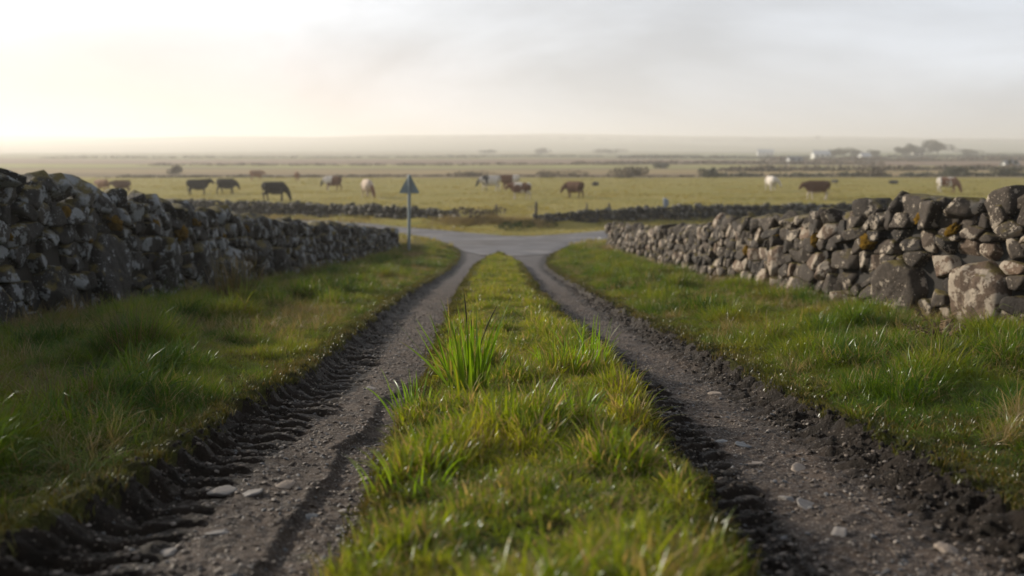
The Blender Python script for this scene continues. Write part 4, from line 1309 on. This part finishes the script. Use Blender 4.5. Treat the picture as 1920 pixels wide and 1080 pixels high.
def bush(x, y, w, h, lab, mat=M_leafb, n=700):
    lobes = [(RNG.normal() * w * .3, RNG.normal() * .4, h * RNG.uniform(.25, .6), w * RNG.uniform(.2, .35), h * .6, h * RNG.uniform(.25, .42)) for _ in range(7)]
    me = leaf_cloud(lobes, n, h * .09)
    o = obj('bush', me, mat); o.location = (x, y, gz(x, y)); tag(o, lab, 'bush', 'bushes scattered on the moor')
bush(28, 900, 15, 6, 'faint copse in the mist above the middle of the field', M_leafd)
bush(-22, 900, 12, 4.5, 'fainter low copse in the mist left of the centre one', M_leafd)
bush(84, 880, 22, 5.5, 'faint wide copse in the mist right of the centre one', M_leafd)
bush(-58.5, 174, 2.6, 1.7, 'lone brown bush in the glare at the left')
bush(19.5, 150, 6.5, 1.9, 'wide brown bush at the field edge right of the middle')
bush(29.6, 151, 2.2, 1.7, 'small dark bush at the field edge, left of the white cow', M_leafd)
bush(57, 158, 4.0, 1.5, 'brown bush at the field edge above the large brown cow')
bush(72, 163, 5, 1.9, 'dark bush at the field edge near the right frame edge', M_leafd)
bush(80, 163, 4, 1.7, 'second dark bush at the right frame edge', M_leafd)
bush(38, 250, 3.6, 1.9, 'round bush in the strip of green beyond the moor', M_leafd)
bush(7, 152, 5.5, 1.4, 'low brown bush behind the lone brown cow')
bush(-6, 156, 7.5, 1.3, 'low brown scrub behind the middle group of cattle')
bush(.45, 45.3, 1.7, .5, 'low dark green bush on the road verge at the middle of the junction', mat_leaf('foliage_green', (.03, .05, .012), (.06, .085, .02)), 500)
bush(-1.9, 48.3, 2.2, .7, 'brown scrub filling the gap between the two field walls', M_leafb, 500)
def hedge(A, B, w, h, lab, mat=M_leafd, n=3500):
    A = np.array(A, float); B = np.array(B, float); L = np.linalg.norm(B - A); k = int(L / (h * 1.0)) + 2
    lobes = []
    for t in np.linspace(0, 1, k):
        p = A + (B - A) * t + RNG.normal(size=2) * w * .2
        hh = h * RNG.uniform(.25, .50)
        if RNG.uniform() < .12: hh *= .35
        lobes.append((p[0] - A[0], p[1] - A[1], float(height(np.array([p[0]]), np.array([p[1]]))[0]) - gz(*A) + hh * .45, h * 1.1, w * .5, hh * .55))
    w_ = np.array([l[3] * l[5] for l in lobes]); 
    D = rnd_dirs(n); pick = RNG.choice(len(lobes), n, p=w_ / w_.sum()); Lb = np.array(lobes)[pick]
    C = Lb[:, :3] + D * (RNG.uniform(.4, 1.05, n) ** .6)[:, None] * Lb[:, 3:]
    A1 = rnd_dirs(n); B1 = np.cross(A1, rnd_dirs(n)); B1 /= np.linalg.norm(B1, axis=1)[:, None]
    s = h * .14 * RNG.uniform(.5, 1.4, n)[:, None]
    V_ = np.stack([C - A1 * s, C - B1 * s * .7, C + A1 * s, C + B1 * s * .7], 1).reshape(-1, 3)
    o = obj('hedge', np_mesh('hedge', V_, np.arange(4 * n).reshape(n, 4)), mat)
    o.location = (A[0], A[1], gz(*A)); tag(o, lab, 'hedge', 'hedges between the distant fields')
hedge((30, 156), (110, 166), 3, 1.5, 'dark hedge closing the cattle field on the right')
hedge((-62, 152), (-22, 156), 3, .9, 'low brown hedge behind the black cattle', M_leafb)
hedge((-22, 160), (28, 158), 3, .8, 'low brown hedge behind the middle cattle group', M_leafb)
hedge((44, 205), (135, 240), 4, 2.4, 'brown hedge second line behind the field at right', M_leafb)
hedge((20, 330), (125, 345), 5, 2.6, 'long hedge across the moor right of the middle', M_leafb)
hedge((-110, 300), (40, 320), 5, 1.8, 'long faint hedge across the moor at left', M_leafb)
hedge((110, 430), (290, 470), 6, 4.0, 'dark brown hedge below the farm trees', M_leafb, 5000)
hedge((60, 540), (175, 560), 7, 3.6, 'hedge line leading to the long white farmhouse', M_leafd)
hedge((-40, 640), (140, 690), 7, 3.2, 'misty hedge line under the hill in the middle', M_leafd)
hedge((205, 600), (330, 640), 7, 4.5, 'hedge line behind the small white cottages at right', M_leafd)
hedge((-260, 560), (-20, 600), 7, 3.0, 'very faint hedge in the glare at left', M_leafb)
hedge((-300, 2400), (1300, 2500), 60, 10, 'wooded hedge line high on the far hill', M_leafd, 6000)

# ------------------------------------------------------------------ farmhouses
M_white = mat_simple('whitewash', (.58, .58, .57), .8, .05, 1, .1)
M_slate = mat_simple('slate_roof', (.20, .205, .215), .6, .2, 2, .2)
M_tin = mat_simple('tin_roof_pale', (.46, .48, .50), .5, .1, 2, .1)
M_dark = mat_simple('window_dark', (.03, .035, .04), .2, .1, 2, .05)
def house(x, y, L, Dp, H, rz, roofm, lab, chim=True):
    root = empty('farmhouse', (x, y, gz(x, y)), rz)
    bm = bmesh.new(); rh = Dp * .38
    v = [bm.verts.new(p) for p in [(-L/2, -Dp/2, -.5), (L/2, -Dp/2, -.5), (L/2, Dp/2, -.5), (-L/2, Dp/2, -.5), (-L/2, -Dp/2, H), (L/2, -Dp/2, H), (L/2, Dp/2, H), (-L/2, Dp/2, H), (-L/2, 0, H + rh), (L/2, 0, H + rh)]]
    for f in [(0, 1, 5, 4), (2, 3, 7, 6), (1, 2, 6, 9, 5), (3, 0, 4, 8, 7), (3, 2, 1, 0)]: bm.faces.new([v[i] for i in f])
    bmobj('wall', bm, M_white, root)
    bm = bmesh.new(); e = .35; t = .18
    for q in (-1, 1):
        a = [(-L/2 - e, q * (Dp/2 + e), H - e * rh / (Dp/2)), (L/2 + e, q * (Dp/2 + e), H - e * rh / (Dp/2)), (L/2 + e, 0, H + rh), (-L/2 - e, 0, H + rh)]
        lo = [bm.verts.new((p[0], p[1], p[2] + .02)) for p in a]; hi = [bm.verts.new((p[0], p[1], p[2] + t)) for p in a]
        bm.faces.new(lo); bm.faces.new(hi)
        for i in range(4): j = (i + 1) % 4; bm.faces.new((lo[i], lo[j], hi[j], hi[i]))
    bmesh.ops.recalc_face_normals(bm, faces=bm.faces)
    rf = bmobj('roof', bm, roofm, root)
    if chim:
        for q in (-1, 1):
            bm = bmesh.new(); box(bm, (q * (L/2 - .5), 0, H + rh + .4), (.8, .6, 1.3)); bmobj('chimney', bm, M_white, rf)
    k = max(2, int(L / 3))
    for i in range(k):
        px = -L/2 + L * (i + .5) / k
        bm = bmesh.new()
        if i == k // 2: box(bm, (px, -Dp/2 - .03, .95), (1.0, .08, 2.0)); bmobj('door', bm, M_dark, root)
        else: box(bm, (px, -Dp/2 - .03, 1.5), (1.0, .08, 1.1)); bmobj('window', bm, M_dark, root)
    tag(root, lab, 'house', 'white farm buildings in the mist')
house(167.5, 545, 9, 5, 2.3, .1, M_tin, 'long white farmhouse, brightest of the distant buildings')
house(199, 790, 12, 6, 2.6, -.1, M_tin, 'pale farm building farthest left under the hill')
house(171, 487, 5, 4, 2.0, .3, M_tin, 'small white cottage right of the long farmhouse', False)
house(262, 650, 7, 5, 2.4, .2, M_slate, 'white house partly hidden among the farm trees')
house(97, 345, 4.5, 3, 1.5, .2, M_slate, 'small pale shed on the moor below the farm', False)
house(134, 270, 3.4, 2.6, .8, .1, M_slate, 'pale low shed on the moor near the right edge', False)

# ------------------------------------------------------------------ haze
def haze():
    bm = bmesh.new()
    x0, x1, y0, y1, z0, z1 = -9300, 9300, -60, 11900, -8, 84
    bmesh.ops.create_cube(bm, size=1, matrix=Matrix.Translation(((x0 + x1) / 2, (y0 + y1) / 2, (z0 + z1) / 2)) @ Matrix.Diagonal((x1 - x0, y1 - y0, z1 - z0, 1)))
    m, nt, out = new_mat('haze_air')
    v = nt.nodes.new('ShaderNodeVolumePrincipled')
    v.inputs['Color'].default_value = (.98, .96, .945, 1)
    v.inputs['Density'].default_value = .00065
    v.inputs['Anisotropy'].default_value = .36
    nt.links.new(v.outputs[0], out.inputs['Volume'])
    o = bmobj('haze', bm, m); tag(o, 'thin morning mist over the fields', 'haze', kind='stuff')
haze()

# ------------------------------------------------------------------ sky and sun
w = bpy.data.worlds.new('World'); SC.world = w; w.use_nodes = True
nt = w.node_tree; nt.nodes.clear(); b = NB(nt)
wo = b.n('ShaderNodeOutputWorld'); bg = b.n('ShaderNodeBackground'); bg.inputs['Strength'].default_value = .1
sky = b.n('ShaderNodeTexSky', sky_type='NISHITA'); sky.sun_disc = False; sky.sun_elevation = SUN_EL
sky.sun_rotation = SUN_AZ; sky.dust_density = 3
dirv = b.n('ShaderNodeTexCoord').outputs['Generated']
dt = b.n('ShaderNodeVectorMath', operation='DOT_PRODUCT'); b.link(dirv, dt.inputs[0]); dt.inputs[1].default_value = SUN_DIR[:]
glow = b.math('POWER', b.math('MAXIMUM', b.math('MULTIPLY_ADD', dt.outputs['Value'], .5, .5), 0), 7)
mp = b.n('ShaderNodeMapping'); b.link(dirv, mp.inputs['Vector']); mp.inputs['Scale'].default_value = (1, 1, 3.2); mp.inputs['Location'].default_value = (.4, .1, .35)
cn = b.noise(mp.outputs[0], 2.2, 5, .52, dist=.4)
cl = b.map(cn, .36, .62, .68, 1.14)
base = b.mix(glow, (6.6, 7.25, 8.2), (7.5, 7.4, 7.25))
base = b.mix(1.0, base, b.mix(cl, (0, 0, 0), (1, 1, 1)), 'MULTIPLY')
# multiply by cl as a value (may exceed one)
vm = b.n('ShaderNodeVectorMath', operation='SCALE'); b.link(b.mix(glow, (6.6, 7.25, 8.2), (7.5, 7.4, 7.25)), vm.inputs[0]); b.link(cl, vm.inputs['Scale'])
sz_ = b.n('ShaderNodeSeparateXYZ'); b.link(dirv, sz_.inputs[0])
low = b.math('MULTIPLY', b.map(sz_.outputs['Z'], .0, .12, 1, 0), b.map(dt.outputs['Value'], .52, .86, 0, 1))
clouds = b.mix(b.math('MULTIPLY', low, .85), vm.outputs[0], (8.3, 5.5, 4.4))
fin = b.mix(.97, sky.outputs[0], clouds)
shade = b.math('MULTIPLY', b.map(dt.outputs['Value'], -.9, .05, .38, 1.0), b.map(sz_.outputs['Z'], .2, .75, 1.0, .5))
vs_ = b.n('ShaderNodeVectorMath', operation='SCALE'); b.link(fin, vs_.inputs[0]); b.link(shade, vs_.inputs['Scale'])
b.link(vs_.outputs[0], bg.inputs['Color']); b.link(bg.outputs[0], wo.inputs['Surface'])

sd = bpy.data.lights.new('sun', 'SUN'); sd.energy = 5.0; sd.angle = math.radians(3); sd.color = (1, .89, .73)
so = bpy.data.objects.new('sun', sd); COL.objects.link(so)
so.rotation_euler = (-SUN_DIR).to_track_quat('-Z', 'Y').to_euler()

# ------------------------------------------------------------------ camera
cd = bpy.data.cameras.new('camera'); cd.lens = 35; cd.sensor_width = 36; cd.clip_start = .05; cd.clip_end = 20000
cd.dof.use_dof = True; cd.dof.focus_distance = 5.7; cd.dof.aperture_fstop = 1.7; cd.dof.aperture_blades = 0
co = bpy.data.objects.new('camera', cd); COL.objects.link(co)
co.location = (0, 0, 0); co.rotation_euler = (math.radians(90) - math.atan(250 / 1867), 0, 0)
SC.camera = co

SC.render.engine = 'CYCLES'
SC.cycles.use_denoising = True
SC.cycles.max_bounces = 6; SC.cycles.diffuse_bounces = 3; SC.cycles.transmission_bounces = 4; SC.cycles.glossy_bounces = 2
SC.cycles.volume_bounces = 1; SC.cycles.transparent_max_bounces = 4
SC.cycles.sample_clamp_indirect = 6
SC.view_settings.view_transform = 'Standard'; SC.view_settings.look = 'None'
SC.view_settings.exposure = .28; SC.view_settings.gamma = 1
